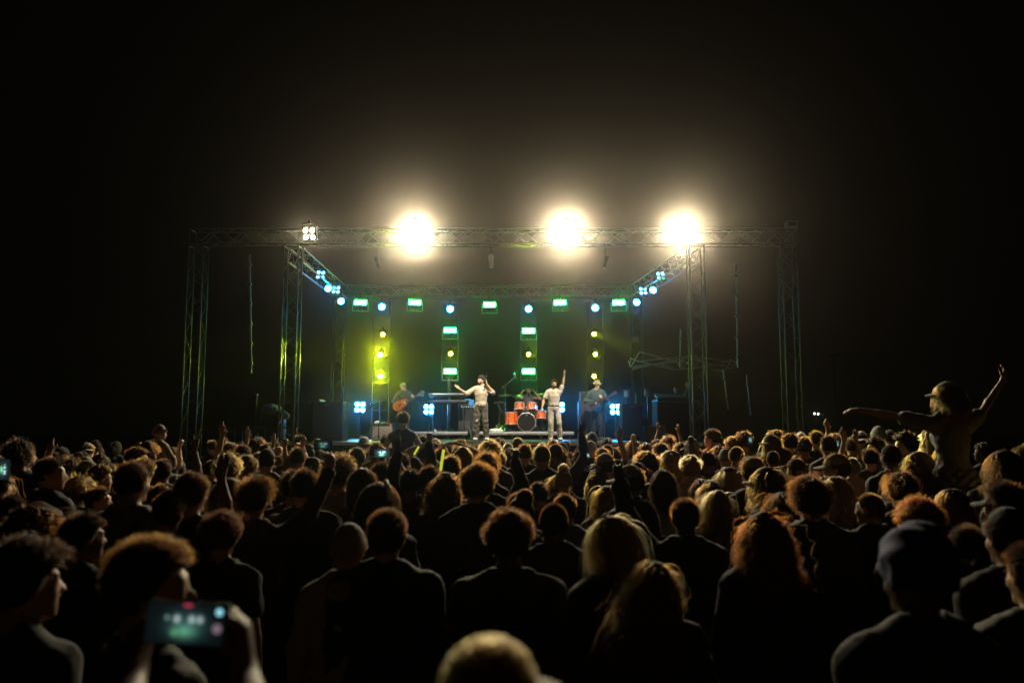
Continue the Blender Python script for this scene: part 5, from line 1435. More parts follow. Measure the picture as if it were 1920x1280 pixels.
P(398, 862, 32, 'buzz', 'dark', 'tee', 'charcoal', 'light', -25, 0, 'person with a shaved head and lit neck edge, left of the golden curls', d=7.6)
P(463, 851, 50, 'curly', 'fair', 'tee', 'black', 'light', 0, 0, 'head of golden curls glowing at the rim, left of the tilted dark arm', d=6.4)
P(523, 855, 28, 'crop', 'brown', 'tee', 'black', 'light', 0, 0, 'brown cropped head right of the golden curls', d=9.0)
P(505, 859, 20, 'short', 'dark', 'tee', 'black', 'tan', 0, 0, 'small round dark head just right of the golden curls', d=11.0)
P(697, 867, 30, 'bun', 'auburn', 'tee', 'black', 'light', 0, 0, 'woman with a curly reddish topknot below the bright phone', d=7.5, **F_)
P(665, 840, 20, 'curly', 'brown', 'tee', 'black', 'tan', 0, 0, 'small curly head above the afro, toward the stage', d=12.5)
P(744, 846, 34, 'wavy', 'fair', 'tee', 'mustard', 'light', 10, 0, 'woman with ginger blonde hair right of the bright phone', d=8.8, **F_)
P(793, 816, 24, 'curly', 'black', 'tee', 'black', 'dark', 0, 0, 'dark curly head against the silver riser left of the capped singer', d=11.8)
P(795, 834, 28, 'short', 'black', 'tee', 'black', 'dark', 0, 0, 'dark smooth head below the dark curly head left of the capped singer', d=9.6)
P(863, 823, 24, 'short', 'brown', 'tee', 'black', 'light', 0, 0, 'brown short-haired head just below the riser left of the singer\'s feet', d=10.8)
P(883, 832, 18, 'short', 'dark', 'tee', 'black', 'tan', 0, 0, 'small dark head by the capped singer\'s left foot', d=13.0)
P(868, 836, 38, 'bob', 'fair', 'tee', 'black', 'light', 0, 0, 'woman with a smooth light brown bob left of the singer\'s feet', d=7.6, **F_)
P(845, 853, 44, 'short', 'brown', 'tee', 'black', 'light', 0, 0, 'short brown head beside a yellow light stick', d=6.2)
P(902, 831, 32, 'bob', 'dark', 'tee', 'black', 'light', 0, 0, 'woman with dark brown hair directly below the capped singer', d=9.0, **F_)
P(922, 822, 32, 'bun', 'brown', 'tee', 'black', 'light', 0, 0, 'woman with a round brown bun right below the capped singer', d=8.4, **F_)
P(937, 848, 22, 'crop', 'fair', 'tee', 'black', 'light', 0, 0, 'small light-haired head right of the woman with the round bun', d=11.0)
P(953, 829, 18, 'buzz', 'grey', 'tee', 'black', 'light', 0, 0, 'small pale cropped head below the bass drum', d=13.0)
P(971, 819, 19, 'bob', 'fair', 'tee', 'olive', 'light', 0, 0, 'small olive-tinted head standing tallest below the bass drum', d=14.0, **F_)
P(984, 832, 30, 'short', 'brown', 'tee', 'black', 'light', 0, 0, 'brown head lit at the top behind the dark bent forearm', d=9.0)
P(1001, 845, 18, 'curly', 'blonde', 'tee', 'black', 'light', 0, 0, 'small head of blond curls below the drum riser', d=15.0)
P(1016, 829, 20, 'long', 'fair', 'tee', 'black', 'light', 0, 0, 'woman with light brown hair left of two dark heads under the arm-raising singer', d=14.0, **F_)
P(1037, 824, 23, 'short', 'auburn', 'tee', 'black', 'light', 0, 0, 'reddish round head under the arm-raising singer', d=11.5)
P(1054, 828, 20, 'buzz', 'dark', 'tee', 'black', 'tan', 0, 0, 'shaved head right of the reddish round head under the arm-raising singer', d=12.0)
P(1044, 844, 26, 'crop', 'black', 'jacket', 'black', 'tan', 0, 0, 'dark cropped head and black shoulders below the arm-raising singer', d=10.0)
P(1056, 866, 44, 'bun', 'blonde', 'tee', 'black', 'light', 0, 0, 'woman with a golden topknot and hair blown to the left', d=6.0, **F_)
P(997, 882, 34, 'curly', 'blonde', 'tee', 'black', 'light', 0, 0, 'head of short pale blond curls in the middle', d=8.3)
P(1010, 902, 43, 'short', 'black', 'tee', 'black', 'tan', 0, 0, 'dark smooth head below the pale blond curls in the middle', d=6.0)
P(1044, 890, 47, 'long', 'fair', 'tee', 'black', 'light', 0, 0, 'woman with straight sandy hair below the golden topknot', d=6.2, **F_)
P(1107, 827, 23, 'bald', 'dark', 'jacket', 'black', 'light', 0, 0, 'person in a pale beanie directly below the bassist', hat='beanie', hatcol='beige', d=11.3)
P(1110, 811, 18, 'bald', 'dark', 'jacket', 'black', 'tan', 0, 0, 'person in a black beanie standing tallest below the bassist', hat='beanie', hatcol='black', d=14.0)
P(1138, 832, 28, 'buzz', 'brown', 'tee', 'black', 'light', 0, 0, 'brown shaved head right of the pale beanie below the bassist', d=9.3)
P(1160, 838, 20, 'curly', 'auburn', 'tee', 'black', 'light', 0, 0, 'small auburn curls below the pair of raised hands', d=14.0)
P(1188, 823, 22, 'long', 'brown', 'tee', 'black', 'light', 0, 0, 'woman with brown hair before the right loudspeaker', d=12.8, **F_)
P(1210, 829, 24, 'long', 'dark', 'tee', 'black', 'light', 0, 0, 'woman with dark hair right of the right loudspeaker', d=12.0, **F_)
P(1240, 829, 38, 'curly', 'dark', 'tee', 'black', 'tan', 0, 0, 'wide head of dark curls below the monitor desk', d=8.6)
P(1253, 818, 25, 'messy', 'auburn', 'tee', 'black', 'light', 0, 0, 'ruffled auburn head rising behind the wide dark curls', d=12.0)
P(1276, 831, 28, 'messy', 'brown', 'tee', 'black', 'light', 0, 0, 'ruffled brown head left of the beige cap below the right tower', d=10.5)
P(1297, 823, 28, 'bald', 'dark', 'tee', 'black', 'light', 20, 0, 'person in a crumpled beige cap below the right tower', hat='cap', hatcol='beige', d=9.3)
P(1304, 838, 24, 'short', 'brown', 'tee', 'black', 'light', 0, 0, 'person in a small light cap in front of the crumpled beige cap', hat='cap', hatcol='white', d=10.8, hat_turn=160)
P(1336, 804, 24, 'short', 'dark', 'hoodie', 'orange', 'light', 30, 30, 'person in an orange top and backward cap standing above the rows at right', hat='cap', hatcol='brown', hat_turn=150, d=11.0)
P(1346, 834, 26, 'wavy', 'red', 'tee', 'orange', 'light', 0, 0, 'woman with orange-brown hair below the orange top', d=10.5, **F_)
P(1372, 818, 29, 'crop', 'fair', 'tee', 'olive', 'light', 0, 0, 'head tinged green by the yellow beam, right of the orange top', d=9.8)
P(1395, 808, 27, 'curly', 'dark', 'tee', 'black', 'tan', 0, 0, 'tall dark curly head left of a small raised phone', d=11.5)
P(1088, 842, 32, 'short', 'black', 'tee', 'black', 'tan', 0, 0, 'dark head left of a small glowing phone below the bassist', d=8.4)
P(1134, 850, 36, 'short', 'brown', 'tee', 'black', 'light', 40, 0, 'person in a pale cap, brim to the left, behind the maroon hat', hat='cap', hatcol='beige', d=7.6)
P(1157, 860, 32, 'bald', 'dark', 'tee', 'black', 'light', 0, 0, 'person in a maroon bucket hat', hat='bucket', hatcol='maroon', d=8.8)
P(1165, 846, 24, 'short', 'fair', 'tee', 'black', 'light', 0, 0, 'light smooth head above the maroon bucket hat', d=11.0)
P(1207, 844, 48, 'curly', 'auburn', 'tee', 'black', 'tan', 0, 0, 'head of dark auburn curls above the beige cap, right of centre', d=6.7)
P(1257, 843, 48, 'wavy', 'blonde', 'tank', 'brown', 'light', 25, 30, 'woman with wavy blond hair turned left, next to the golden curls', d=6.9, **F_)
P(1294, 851, 47, 'curly', 'blonde', 'tank', 'beige', 'light', 0, 0, 'person with golden curls and bare lit shoulder, right of centre', d=6.6)
P(1328, 846, 30, 'short', 'black', 'tee', 'black', 'dark', 0, 0, 'dark tall head right of the golden curls', d=8.4)
P(1360, 842, 27, 'bald', 'dark', 'tee', 'black', 'light', 0, 0, 'person in a grey beanie right of the dark tall head', hat='beanie', hatcol='grey', d=9.8)
P(1384, 845, 24, 'locs', 'dark', 'tee', 'black', 'light', 0, 0, 'woman with plaited brown hair next to the grey beanie', d=11.0, **F_)
P(1368, 876, 42, 'bob', 'blonde', 'tee', 'black', 'light', 15, 20, 'person in a dark cap with blond hair sticking out below', hat='cap', hatcol='black', d=6.4)
P(1411, 857, 46, 'short', 'brown', 'jacket', 'black', 'light', 10, 0, 'person in a beige cap seen from the back, above the mustard cap', hat='cap', hatcol='beige', d=6.0)
P(1436, 876, 50, 'wavy', 'fair', 'jacket', 'black', 'light', 60, 0, 'person in a mustard cap with its brim pointing left', hat='cap', hatcol='mustard', d=5.6)
P(1148, 867, 38, 'curly', 'auburn', 'tee', 'black', 'light', 0, 0, 'head of ginger curls left of the beige cap in the middle right', d=7.6)
P(1180, 872, 54, 'short', 'brown', 'jacket', 'black', 'light', 55, 0, 'person in a beige cap with glasses, brim pointing left, right of centre', hat='cap', hatcol='beige', d=5.4)
P(1120, 876, 56, 'curlylong', 'fair', 'tank', 'black', 'light', 0, 0, 'woman with long curly sandy hair left of the beige cap', d=6.4, **F_)
# right side, yellow-lit rows
P(1454, 806, 24, 'messy', 'auburn', 'tee', 'black', 'light', 0, 0, 'ruffled auburn head behind the yellow-lit cap', d=12.5)
P(1444, 814, 25, 'locs', 'fair', 'tee', 'olive', 'light', 20, 0, 'person in a pale cap over yellow-lit locs', hat='cap', hatcol='beige', hat_turn=100, d=10.5, **F_)
P(1480, 811, 27, 'crop', 'dark', 'jacket', 'charcoal', 'light', 10, 0, 'person whose dark cropped head has a bright yellow-green left edge', d=10.6)
P(1507, 819, 27, 'crop', 'brown', 'tee', 'olive', 'light', 0, 0, 'brown cropped head with a faint yellow edge, right of the brighter one', d=10.4)
P(1501, 810, 19, 'short', 'grey', 'tee', 'black', 'light', -20, 0, 'person in a small white cap in the far right rows', hat='cap', hatcol='white', d=14.5)
P(1529, 807, 27, 'short', 'brown', 'tee', 'black', 'light', 15, 0, 'brown short-haired head left of the straight raised yellow arm', d=11.0)
P(1565, 811, 22, 'curly', 'fair', 'tee', 'black', 'light', 0, 0, 'light curls between the two yellow-lit raised arms', d=14.5)
P(1592, 820, 22, 'bob', 'fair', 'tee', 'black', 'light', 0, 0, 'sandy-haired woman under the slanting yellow arm', d=12.5, **F_)
P(1613, 809, 21, 'short', 'dark', 'tee', 'black', 'light', 0, 0, 'person in a light cap right of the slanting yellow arm', hat='cap', hatcol='white', hat_turn=180, d=12.5)
P(1646, 800, 23, 'bald', 'dark', 'jacket', 'black', 'light', 0, 0, 'person in a grey knitted beanie at the far right rows', hat='beanie', hatcol='grey', d=11.8)
P(1667, 806, 21, 'short', 'black', 'tee', 'black', 'tan', 0, 0, 'dim dark cap right of the grey knitted beanie', hat='cap', hatcol='black', d=13.0)
P(1640, 818, 36, 'curly', 'dark', 'tee', 'black', 'light', 40, 40, 'curly head turned left with green-edged face, far right rows', d=9.3)
P(1696, 808, 44, 'curly', 'black', 'jacket', 'black', 'light', 55, 20, 'person with dark curls in left profile before the woman carried on shoulders', d=7.6)
P(1741, 803, 32, 'wavy', 'blonde', 'tank', 'white', 'light', 10, 0, 'woman with a loose blond updo beside the woman carried on shoulders', d=8.8, **F_)
P(1669, 833, 37, 'buzz', 'black', 'tee', 'black', 'dark', 10, 0, 'person in a tight grey skullcap at right', d=6.8)
P(1721, 845, 52, 'wavy', 'fair', 'tank', 'black', 'light', 15, 30, 'woman with wavy sandy hair bending her head, left of the carrier', d=6.2, **F_)
P(1467, 839, 34, 'long', 'auburn', 'tee', 'maroon', 'light', 0, 0, 'woman with dark maroon hair above the mustard cap', d=8.8, **F_)
P(1567, 851, 42, 'short', 'brown', 'tee', 'black', 'light', 60, 0, 'person in a faded cap, brim to the left, above the straight blonde hair', hat='cap', hatcol='khaki', d=6.4)
P(1597, 857, 30, 'buzz', 'grey', 'tee', 'pink', 'light', 0, 0, 'person in a pale pink tee with a white cropped head', d=7.6, build=1.1)
P(1499, 863, 30, 'short', 'black', 'tee', 'black', 'tan', 20, 30, 'dark-haired person in glasses left of the faded cap', d=8.0)
P(1880, 842, 52, 'wavy', 'brown', 'jacket', 'black', 'light', 55, 0, 'woman in left profile with wavy brown hair at the right edge', d=5.0, **F_)
P(1925, 832, 40, 'short', 'fair', 'jacket', 'mustard', 'light', 20, 0, 'person cut off by the right edge behind the woman in profile', d=6.0)
# raised arms seen above the heads ----------------------------------------------------------------
HID = dict()
ARM(341, 815, 9.5, 'point', 1, 'short', 'dark', 'tee', 'black', 'light', -10, 'person raising one bent forearm by the child with goggles at left')
ARM(371, 811, 7.6, 'up_right', 1, 'short', 'dark', 'tee', 'black', 'dark', 0, 'person raising a wide-open dark hand at left')
ARM(416, 789, 9.0, 'up_left', 0, 'short', 'dark', 'tee', 'black', 'light', 0, 'person raising a thin straight arm highest at left')
ARM(463, 798, 10.5, 'up_left', 0, 'crop', 'dark', 'tee', 'black', 'light', 0, 'person raising a spread hand near the left tower')
ARM(512, 810, 11.0, 'both', 0, 'short', 'dark', 'tee', 'black', 'light', 0, 'person with both arms raised below the left tower')
ARM(538, 814, 10.0, 'point', 1, 'crop', 'brown', 'tee', 'black', 'light', 0, 'person lifting a bent forearm right below the left tower')
ARM(560, 822, 11.5, 'fist', 1, 'short', 'dark', 'tee', 'black', 'light', 20, 'person waving an orange-lit hand left of the dark phone')
ARM(424, 841, 4.5, 'up_right', 1, 'short', 'black', 'tee', 'black', 'tan', 0, 'person holding one bare forearm up close in front of the golden curls')
ARM(970, 828, 6.6, 'fist', 1, 'short', 'black', 'long', 'black', 'dark', 0, 'person raising a dark sleeved forearm below the bass drum')
ARM(1163, 797, 9.5, 'both', 1, 'short', 'brown', 'tee', 'black', 'light', 0, 'person joining both raised hands before the right loudspeaker')
ARM(1190, 806, 11.0, 'point', 1, 'short', 'dark', 'tee', 'black', 'light', 0, 'person lifting a ringed hand in front of the right loudspeaker')
ARM(1548, 784, 11.0, 'up_left', 0, 'short', 'dark', 'tee', 'olive', 'light', 0, 'person raising a straight yellow-lit arm at right')
ARM(1578, 799, 9.2, 'up_left', 0, 'short', 'dark', 'tee', 'olive', 'light', -18, 'person raising a slanting bright yellow-green arm at right')
ARM(1605, 803, 10.8, 'up_right', 1, 'short', 'dark', 'tee', 'black', 'light', 0, 'person raising a half-lit hand behind the slanting yellow arm')
P(829, 838, 28, 'short', 'dark', 'tee', 'black', 'light', 0, 0, 'person resting both hands on the head left of the light brown bob', 'hands_on_head', d=8.6)
P(805, 872, 40, 'short', 'black', 'long', 'black', 'dark', 0, 0, 'dark sleeved person with an arm up between the bright phone and the red curls', 'up_left', d=5.6)
P(560, 838, 28, 'short', 'dark', 'tee', 'black', 'tan', 0, 0, 'dim head under the tilted dark arm', d=8.0)
P(770, 878, 44, 'short', 'black', 'tee', 'black', 'dark', 0, 0, 'dark head right of the reddish topknot', d=5.6)
P(715, 866, 40, 'short', 'black', 'tee', 'black', 'tan', 0, 0, 'dark person holding up the bright phone with both hands', 'phone_high', d=6.6)
# rows filled up to the stage ---------------------------------------------------------------------
taken = [(r.location.x, r.location.y) for r, _ in people]
marks = [(-1e9, 'at far left'), (230, 'left of the child on shoulders'), (350, 'below the outermost left tower'), (440, 'by the near left tower'), (560, 'below the left loudspeaker'), (650, 'below the guitar amplifier'),
         (770, 'below the keyboards'), (890, 'below the drum kit'), (1020, 'below the bass cabinet'), (1160, 'below the right loudspeaker'), (1250, 'below the right near tower'),
         (1340, 'below the leaning poles'), (1440, 'below the outermost right tower'), (1530, 'by the yellow-lit arms'), (1640, 'left of the carried woman'), (1780, 'at far right')]
styles = ['short', 'crop', 'curly', 'messy', 'bob', 'long', 'bun', 'buzz', 'wavy']
words_ = {'short': 'short smooth', 'crop': 'cropped', 'curly': 'curly', 'messy': 'tousled', 'bob': 'chin-length', 'long': 'long straight', 'bun': 'tied-up', 'buzz': 'shaved', 'wavy': 'long wavy'}
fr_ = np.random.default_rng(21)
nfill = 0
used_labels = set()
rows = [4.25, 4.7] + [5.2 + .50 * i for i in range(11)] + [10.9 + 1.4 * i for i in range(5)]
for row, Y in enumerate(rows):
    step = .62 if Y < 10.4 else 1.0
    x = -.66 * Y - .3 + fr_.random() * step
    while x < .66 * Y + .3:
        xx = x + fr_.normal() * .08; yy = Y + fr_.normal() * .12; x += step * (1 + .25 * fr_.random())
        if any((xx - a) ** 2 + ((yy - b) * .8) ** 2 < (.37 if yy < 9.8 else .42) ** 2 for a, b in taken): continue
        if yy > 19.0 or nfill >= 152: continue
        pxx = 960 + xx / yy * F_PX
        if row > 12 and (pxx > 1560 or pxx < 180) and fr_.random() < .5: continue
        stl = styles[int(fr_.integers(len(styles)))]; hcx = ['black', 'black', 'dark', 'dark', 'brown', 'auburn', 'dark', 'fair'][int(fr_.integers(8))]
        fem = stl in ('bob', 'long', 'bun', 'wavy'); tcx = ['black', 'charcoal', 'grey', 'navy', 'brown', 'black', 'maroon'][int(fr_.integers(7))]
        H = (1.60 if fem else 1.68) + fr_.normal() * .065 - (.05 if yy < 7 else 0) - (.05 if yy < 5 else 0)
        zone = [m for a, m in marks if pxx >= a][-1]
        depth = 'middle' if yy < 10 else ('farther' if yy < 14 else 'farthest')
        zone = zone.replace('outermost ', 'outer ')
        lab = '%s %s hair, %s top, %s rows %s' % (words_[stl], {'fair': 'light brown'}.get(hcx, hcx), tcx, depth, zone)
        lab = 'person with ' + lab
        if lab in used_labels:
            tcx = next(c for c in ('olive', 'beige', 'denim', 'white', 'purple', 'mustard', 'pink') if lab.replace(lab.split(', ')[1], c + ' top') not in used_labels)
            lab = lab.replace(lab.split(', ')[1], tcx + ' top')
        if len(lab.split()) > 15: lab = lab.replace(', ' + tcx + ' top', '')
        used_labels.add(lab)
        pose_ = 'idle'; hat_ = None; hatc_ = None; dice = fr_.random(); ht_ = 0
        if dice < .13:
            hat_ = ('cap', 'cap', 'beanie', 'bucket')[int(fr_.integers(4))]; hatc_ = ('black', 'khaki', 'charcoal', 'beige', 'maroon', 'navy')[int(fr_.integers(6))]; ht_ = (0, 0, 180, 30, -40)[int(fr_.integers(5))]
            lab = lab.replace(', ' + tcx + ' top', '').replace('person with', 'person in a %s %s,' % (hatc_, {'bucket': 'bucket hat'}.get(hat_, hat_)))
            if stl in ('curly', 'bun', 'messy'): stl = 'short'
        elif dice < .20 and yy > 7:
            pose_ = ('up_right', 'up_left', 'point', 'phone', 'both')[int(fr_.integers(5))]
            lab = lab.replace(', ' + tcx + ' top', '').replace('person with', {'both': 'person raising both arms,', 'phone': 'person with hands before the face,'}.get(pose_, 'person raising one arm,'))
        if len(lab.split()) > 16: lab = lab.replace('light brown', 'fair').replace(' before the face', ' up')
        person((xx, yy, 0), H / 1.752, fr_.normal() * 20, stl, hcx, 'tee' if fem else ('tee', 'long')[int(fr_.integers(2))], tcx, ['light', 'light', 'tan', 'dark'][int(fr_.integers(4))], (0, 0, 0, 35, -35)[int(fr_.integers(5))], lab, pose_, fem, 1.0, hat_, hatc_, hat_turn=ht_, group='people standing in the crowd', tilt=(fr_.normal() * 2.5, fr_.normal() * 2.5))
        taken.append((xx, yy)); nfill += 1
print('people', len(people), 'fill', nfill)
# ------------------------------------------------------------------ people carried on shoulders, phones and small things
LIGHT = SKIN['light']
# woman on shoulders at the right, arms spread
Yw = 7.0
hw = at(1768, 717, Yw)
sit = {1: dict(hip=(.09, 0, .92), k=(.13, .36, .86), a=(.12, .38, .46), t=(.13, .50, .38)), -1: dict(hip=(-.09, 0, .92), k=(-.13, .36, .86), a=(-.12, .38, .46), t=(-.13, .50, .38))}
s = .98
bz = hw.z - 1.77 * s
shz = 1.425 * s
def rel(px, py, dy, x0): 
    q = at(px, py, Yw + dy); return ((q.x - x0) / s, dy / s, (q.z - bz) / s)
x0 = at(1783, 800, Yw).x
we, ww = rel(1668, 778, .25, x0), rel(1612, 768, .42, x0); re_, rw = rel(1842, 772, .05, x0), rel(1880, 712, .14, x0)
AW = (dict(e=we, w=ww, f=(-.9, .25, -.05), n=(0, .3, -1), curl=.25), dict(e=re_, w=rw, f=(.4, .1, .9), n=(-.6, .6, 0), curl=.45))
gw = build_figure('rider', AW, .013, legs=sit, headrot=(48, -4, 0), top='tee', female=True, cloth_h=.014, seed=15)
ow = put('person', gw['body'], SKIN['tan']); ow.location = (x0, Yw, bz); ow.scale = (s,) * 3
tag(ow, 'woman in a tan cap carried on shoulders at right, both arms spread wide', 'person', 'people riding on shoulders')
put('tee_shirt', gw['top'], CLOTH['rose'], ow); put('trousers', gw['trousers'], CLOTH['black'], ow)
core, st_ = hair_of('bob', 1, 0); ho = put('hair', core, HAIR['fair'][1], ow, gw['head'].copy()); tag(put('strands', st_, HAIR['fair'][0], ho), kind='stuff')
put('cap', cap_mesh('cap'), CLOTH['khaki'], ow, gw['head'] @ Matrix.Translation((0, 0, .004)))
# the carrier below her
zc_ = bz + .82 * s
person((x0 - .0, Yw + .12, 0), (zc_ - .02 + .20) / 1.752, 0, 'short', 'dark', 'jacket', 'black', 'tan', 0, 'dark person carrying the capped woman on the shoulders at right', 'idle')
# child on shoulders at the left
Yc = 9.0
hc_ = at(300, 796, Yc); s = .66; bz = hc_.z - 1.79 * s
gk = build_figure('rider', (dict(e=(-.28, .1, 1.2), w=(-.1, .22, 1.12), f=(.5, .3, -.5), n=(0, -1, 0), curl=.6), dict(e=(.28, .1, 1.2), w=(.1, .22, 1.12), f=(-.5, .3, -.5), n=(0, -1, 0), curl=.6)), .02, legs=sit, headrot=(-20, 0, 0), top='jacket', cloth_h=.024, seed=19, fr=.0105)
ok_ = put('person', gk['body'], LIGHT); ok_.location = (hc_.x, Yc, bz); ok_.scale = (s,) * 3; ok_.rotation_euler = (0, 0, R(-40))
tag(ok_, 'child in a khaki cap with goggles riding on shoulders at left', 'person', 'people riding on shoulders')
put('jacket', gk['top'], CLOTH['khaki'], ok_); put('trousers', gk['trousers'], CLOTH['denim'], ok_); put('beanie', cap_mesh('beanie'), CLOTH['khaki'], ok_, gk['head'].copy())
gg = put('goggles', MB().lathe([(.03, 0), (.034, .012), (.026, .02)], 12, Matrix.Translation((.036, .10, .045)) @ Matrix.Rotation(R(-80), 4, 'X')).lathe([(.03, 0), (.034, .012), (.026, .02)], 12, Matrix.Translation((-.036, .10, .045)) @ Matrix.Rotation(R(-80), 4, 'X')).mesh('goggles'), CHROME, ok_, gk['head'].copy())
person((hc_.x, Yc + .10, 0), (bz + .82 * s - .02 + .2) / 1.752, -10, 'short', 'dark', 'tee', 'beige', 'light', 0, 'person carrying the child with goggles at left')
# woman on shoulders in front of the guitar amplifier
Ym = 11.4
hm_ = at(756, 771, Ym); s = .97; bz = hm_.z - 1.77 * s
gm = build_figure('rider', (dict(e=(-.30, .12, 1.2), w=(-.14, .34, 1.3), f=(.4, .5, .5), n=(0, .6, .4), curl=.6), dict(e=(.3, .05, 1.22), w=(.2, .22, 1.05), f=(-.2, .4, -.8), n=(-1, 0, 0), curl=.5)), .018, legs=sit, headrot=(-10, 0, 0), top='tank', female=True, cloth_h=.022, seed=23, fr=.0105)
om = put('person', gm['body'], SKIN['tan']); om.location = (hm_.x, Ym, bz); om.scale = (s,) * 3
tag(om, 'woman with slick dark hair and an earring riding on shoulders below the guitarist', 'person', 'people riding on shoulders')
put('tank_top', gm['top'], CLOTH['brown'], om); put('trousers', gm['trousers'], CLOTH['black'], om)
core, st_ = hair_of('short', 1, 1); ho = put('hair', core, HAIR['dark'][1], om, gm['head'].copy()); tag(put('strands', st_, HAIR['dark'][0], ho), kind='stuff')
put('earring', MB().lathe([(0, -.012), (.012, 0), (0, .012)], 8, Matrix.Translation((.085, -.01, -.05))).mesh('earring'), CHROME, om, gm['head'].copy())
person((hm_.x, Ym + .1, 0), (bz + .82 * s - .02 + .2) / 1.752, 0, 'short', 'dark', 'tee', 'black', 'tan', 0, 'dark person carrying the woman with the earring below the guitarist')

# blurred person right in front of the lens, bottom centre
YBL = .93
t = template('tee', True, 'idle', 0, 1.0, 0)
q = at(950, 1222, YBL); sB = q.z / 1.79
bp = put('person', t['body'], LIGHT); bp.location = (at(985, 1212, YBL).x, YBL, 0); bp.scale = (sB,) * 3; bp.rotation_euler = (0, 0, R(-50))
tag(bp, 'blurred fair-haired head with a small topknot right in front of the lens, bottom centre', 'person')
put('tee_shirt', t['top'], CLOTH['mustard'], bp); put('trousers', t['trousers'], CLOTH['black'], bp)
core, st_ = hair_of('bun', 0, 1); ho = put('hair', core, HAIR['blonde'][1], bp, t['head'].copy()); tag(put('strands', st_, HAIR['blonde'][0], ho), kind='stuff')

# sunglasses, clips
def on_head(person_label, build):
    for r_, t_ in people:
        if r_['label'] == person_label: build(r_, t_['head']); return
def glasses(r_, M, up=.075, back=.03, name='sunglasses'):
    m = MB()
    for sx in (-1, 1):
        m.lathe([(.004, 0), (.028, 0), (.03, .004), (.004, .006)], 12, Matrix.Translation((sx * .034, .066 - back, .06 + up * .55)) @ Matrix.Rotation(R(-40), 4, 'X'))
        m.tube((sx * .066, .055 - back, .055 + up * .5), (sx * .088, -.04, .02), .0035)
    m.tube((-.008, .07 - back, .062 + up * .55), (.008, .07 - back, .062 + up * .55), .004)
    put(name, m.mesh(name), CHROME if True else BLACKM, r_, M.copy())
on_head('blonde person with sunglasses pushed up on the hair, turned left', lambda r_, M: glasses(r_, M, .10))
on_head('black-haired woman with sunglasses on top of her head, right of the long straight hair', lambda r_, M: glasses(r_, M, .12, .05))
def flowers(r_, M):
    F = Field((-.02, -.12, -.06), (.16, .1, .17), .008)
    for i, (x, y, z) in enumerate(((.045, .0, .115), (.065, -.005, .098), (.082, -.01, .076), (.092, -.012, .05), (.096, -.014, .026))): F.ell((x, y, z), (.016, .018, .014), .006)
    put('flower_clip', F.mesh('flower_clip'), PLASTICW, r_, M.copy())
on_head('woman with white flower clips in her dark hair left of centre', flowers)
def clip(r_, M): put('hair_clip', MB().box((.07, -.02, .085), (.035, .05, .018), .006).mesh('hair_clip'), CHROME, r_, M.copy())
on_head('woman with a hair clip and lit cheek, right of the tall grey tee', clip)
on_head('woman with long straight honey blonde hair and a hair clip, right of centre', clip)
def strap(r_, M): put('bag_strap', MB().path([(.13, -.02, 1.5), (.10, -.115, 1.40), (-.02, -.15, 1.2), (-.15, -.13, 1.0)], .014).mesh('bag_strap'), CLOTH['black'], r_)
on_head('tall short-haired person in a grey tee with a bag strap at left', strap)

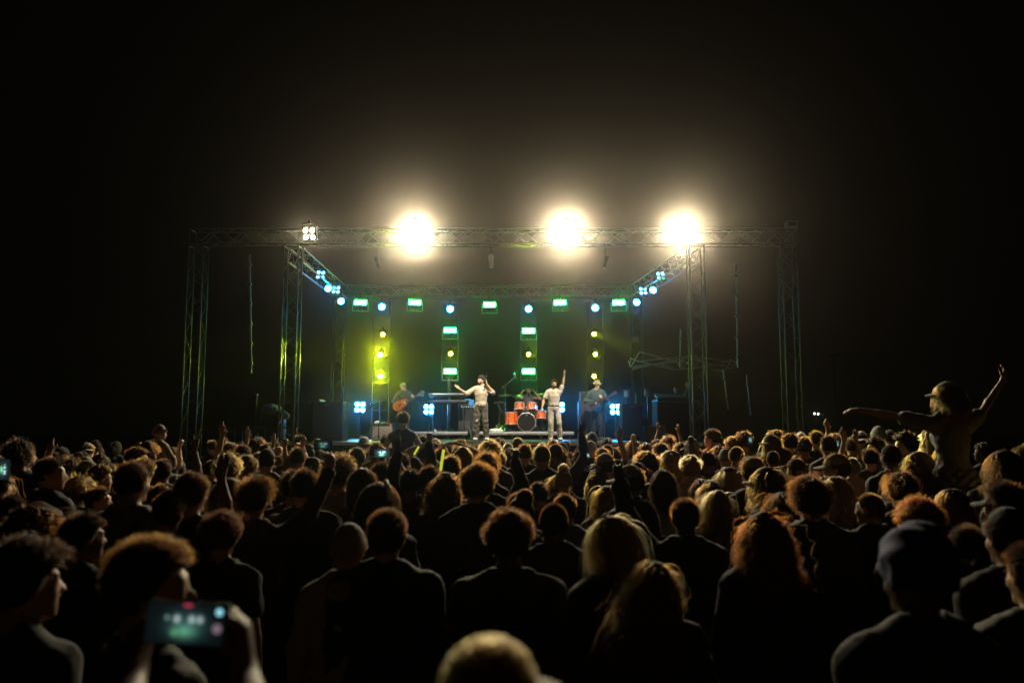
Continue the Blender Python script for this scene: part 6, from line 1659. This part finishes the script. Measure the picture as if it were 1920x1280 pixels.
# phones
def face_cam(p, roll=0, yaw=0, pitch=0):
    return Matrix.Translation(p) @ Matrix.Rotation(R(yaw), 4, 'Z') @ Matrix.Rotation(R(pitch), 4, 'X') @ Matrix.Rotation(R(roll), 4, 'Y')
pb = at(347, 1168, 1.38)
screen_phone('phone', face_cam(pb, 2, -4, -6), 'large phone filming the stage, held level at lower left, screen glowing teal', .142, .070, .5, True)
screen_phone('phone', face_cam(at(606, 833, 5.0), 2, 0), 'dark-cased phone held up by the quiffed person, picture of the stage on it', .115, .06, .45)
screen_phone('phone', face_cam(at(716, 849, 6.2), -3, 5, -18), 'bright white-green phone tilted up left of the ginger blonde woman', .125, .072, 2.6)
screen_phone('phone', face_cam(at(7, 880, 4.4), 88, 0), 'cyan phone cut off by the left edge', .115, .062, 1.3)
screen_phone('phone', face_cam(at(1407, 824, 10.6), 90, 0), 'small upright phone glowing teal among the heads at right', .13, .065, 1.0)
screen_phone('phone', face_cam(at(1570, 831, 9.6), 95, 0), 'small green phone held up left of the slanting yellow arm', .12, .06, .8)
screen_phone('phone', face_cam(at(1103, 853, 8.0), 80, 0), 'tiny cyan phone next to the dark head below the bassist', .07, .035, 1.6)
# hand and forearm that hold the big phone: their owner stands just outside the frame, low in the corner
ap = pb; gx = (at(440, 1285, 1.1).x, 1.02)
sP = .93
def loc(pt): return ((pt.x - gx[0]) / sP, (pt.y - gx[1]) / sP, pt.z / sP)
wr, el = at(460, 1262, 1.44), at(486, 1420, 1.20); wl, ell_ = at(248, 1268, 1.44), at(215, 1440, 1.20)
gp = build_figure('holder', (dict(e=loc(ell_), w=loc(wl), f=(.12, .12, 1), n=(1, -.15, 0), curl=.55), dict(e=loc(el), w=loc(wr), f=(-.12, .12, 1), n=(-1, -.15, 0), curl=.55)), .012, headrot=(-10, -10, 0), top='tee', cloth_h=.016, seed=31)
op = put('person', gp['body'], SKIN['dark']); op.location = (gx[0], gx[1] - .0, -.30); op.scale = (sP,) * 3
for v in (op,): v.location.z = 0
tag(op, 'person below the frame whose hands and lit forearm hold the big phone at lower left', 'person')
put('tee_shirt', gp['top'], CLOTH['black'], op); put('trousers', gp['trousers'], CLOTH['black'], op)
# light sticks
for (px, py, Y, l, a, sc_) in ((829, 862, 6.4, 'yellow light stick hanging before the short brown head', 8, .17), (781, 844, 8.6, 'small yellow light stick left of the carried arm shadow', 30, .10)):
    q = at(px, py, Y); ls = empty('light_stick', q, l, 'light stick', 'yellow light sticks in the crowd', mw=Matrix.Translation(q) @ Matrix.Rotation(R(a), 4, 'Y'))
    MB().tube((0, 0, -sc_ / 2), (0, 0, sc_ / 2), .011, n=8).build('tube', emitter('yellow_stick', (.75, .8, .05), .7), ls); MB().lathe([(.012, sc_ / 2), (.013, sc_ / 2 + .015), (.006, sc_ / 2 + .02)], 8).build('cap', BLACKM, ls)
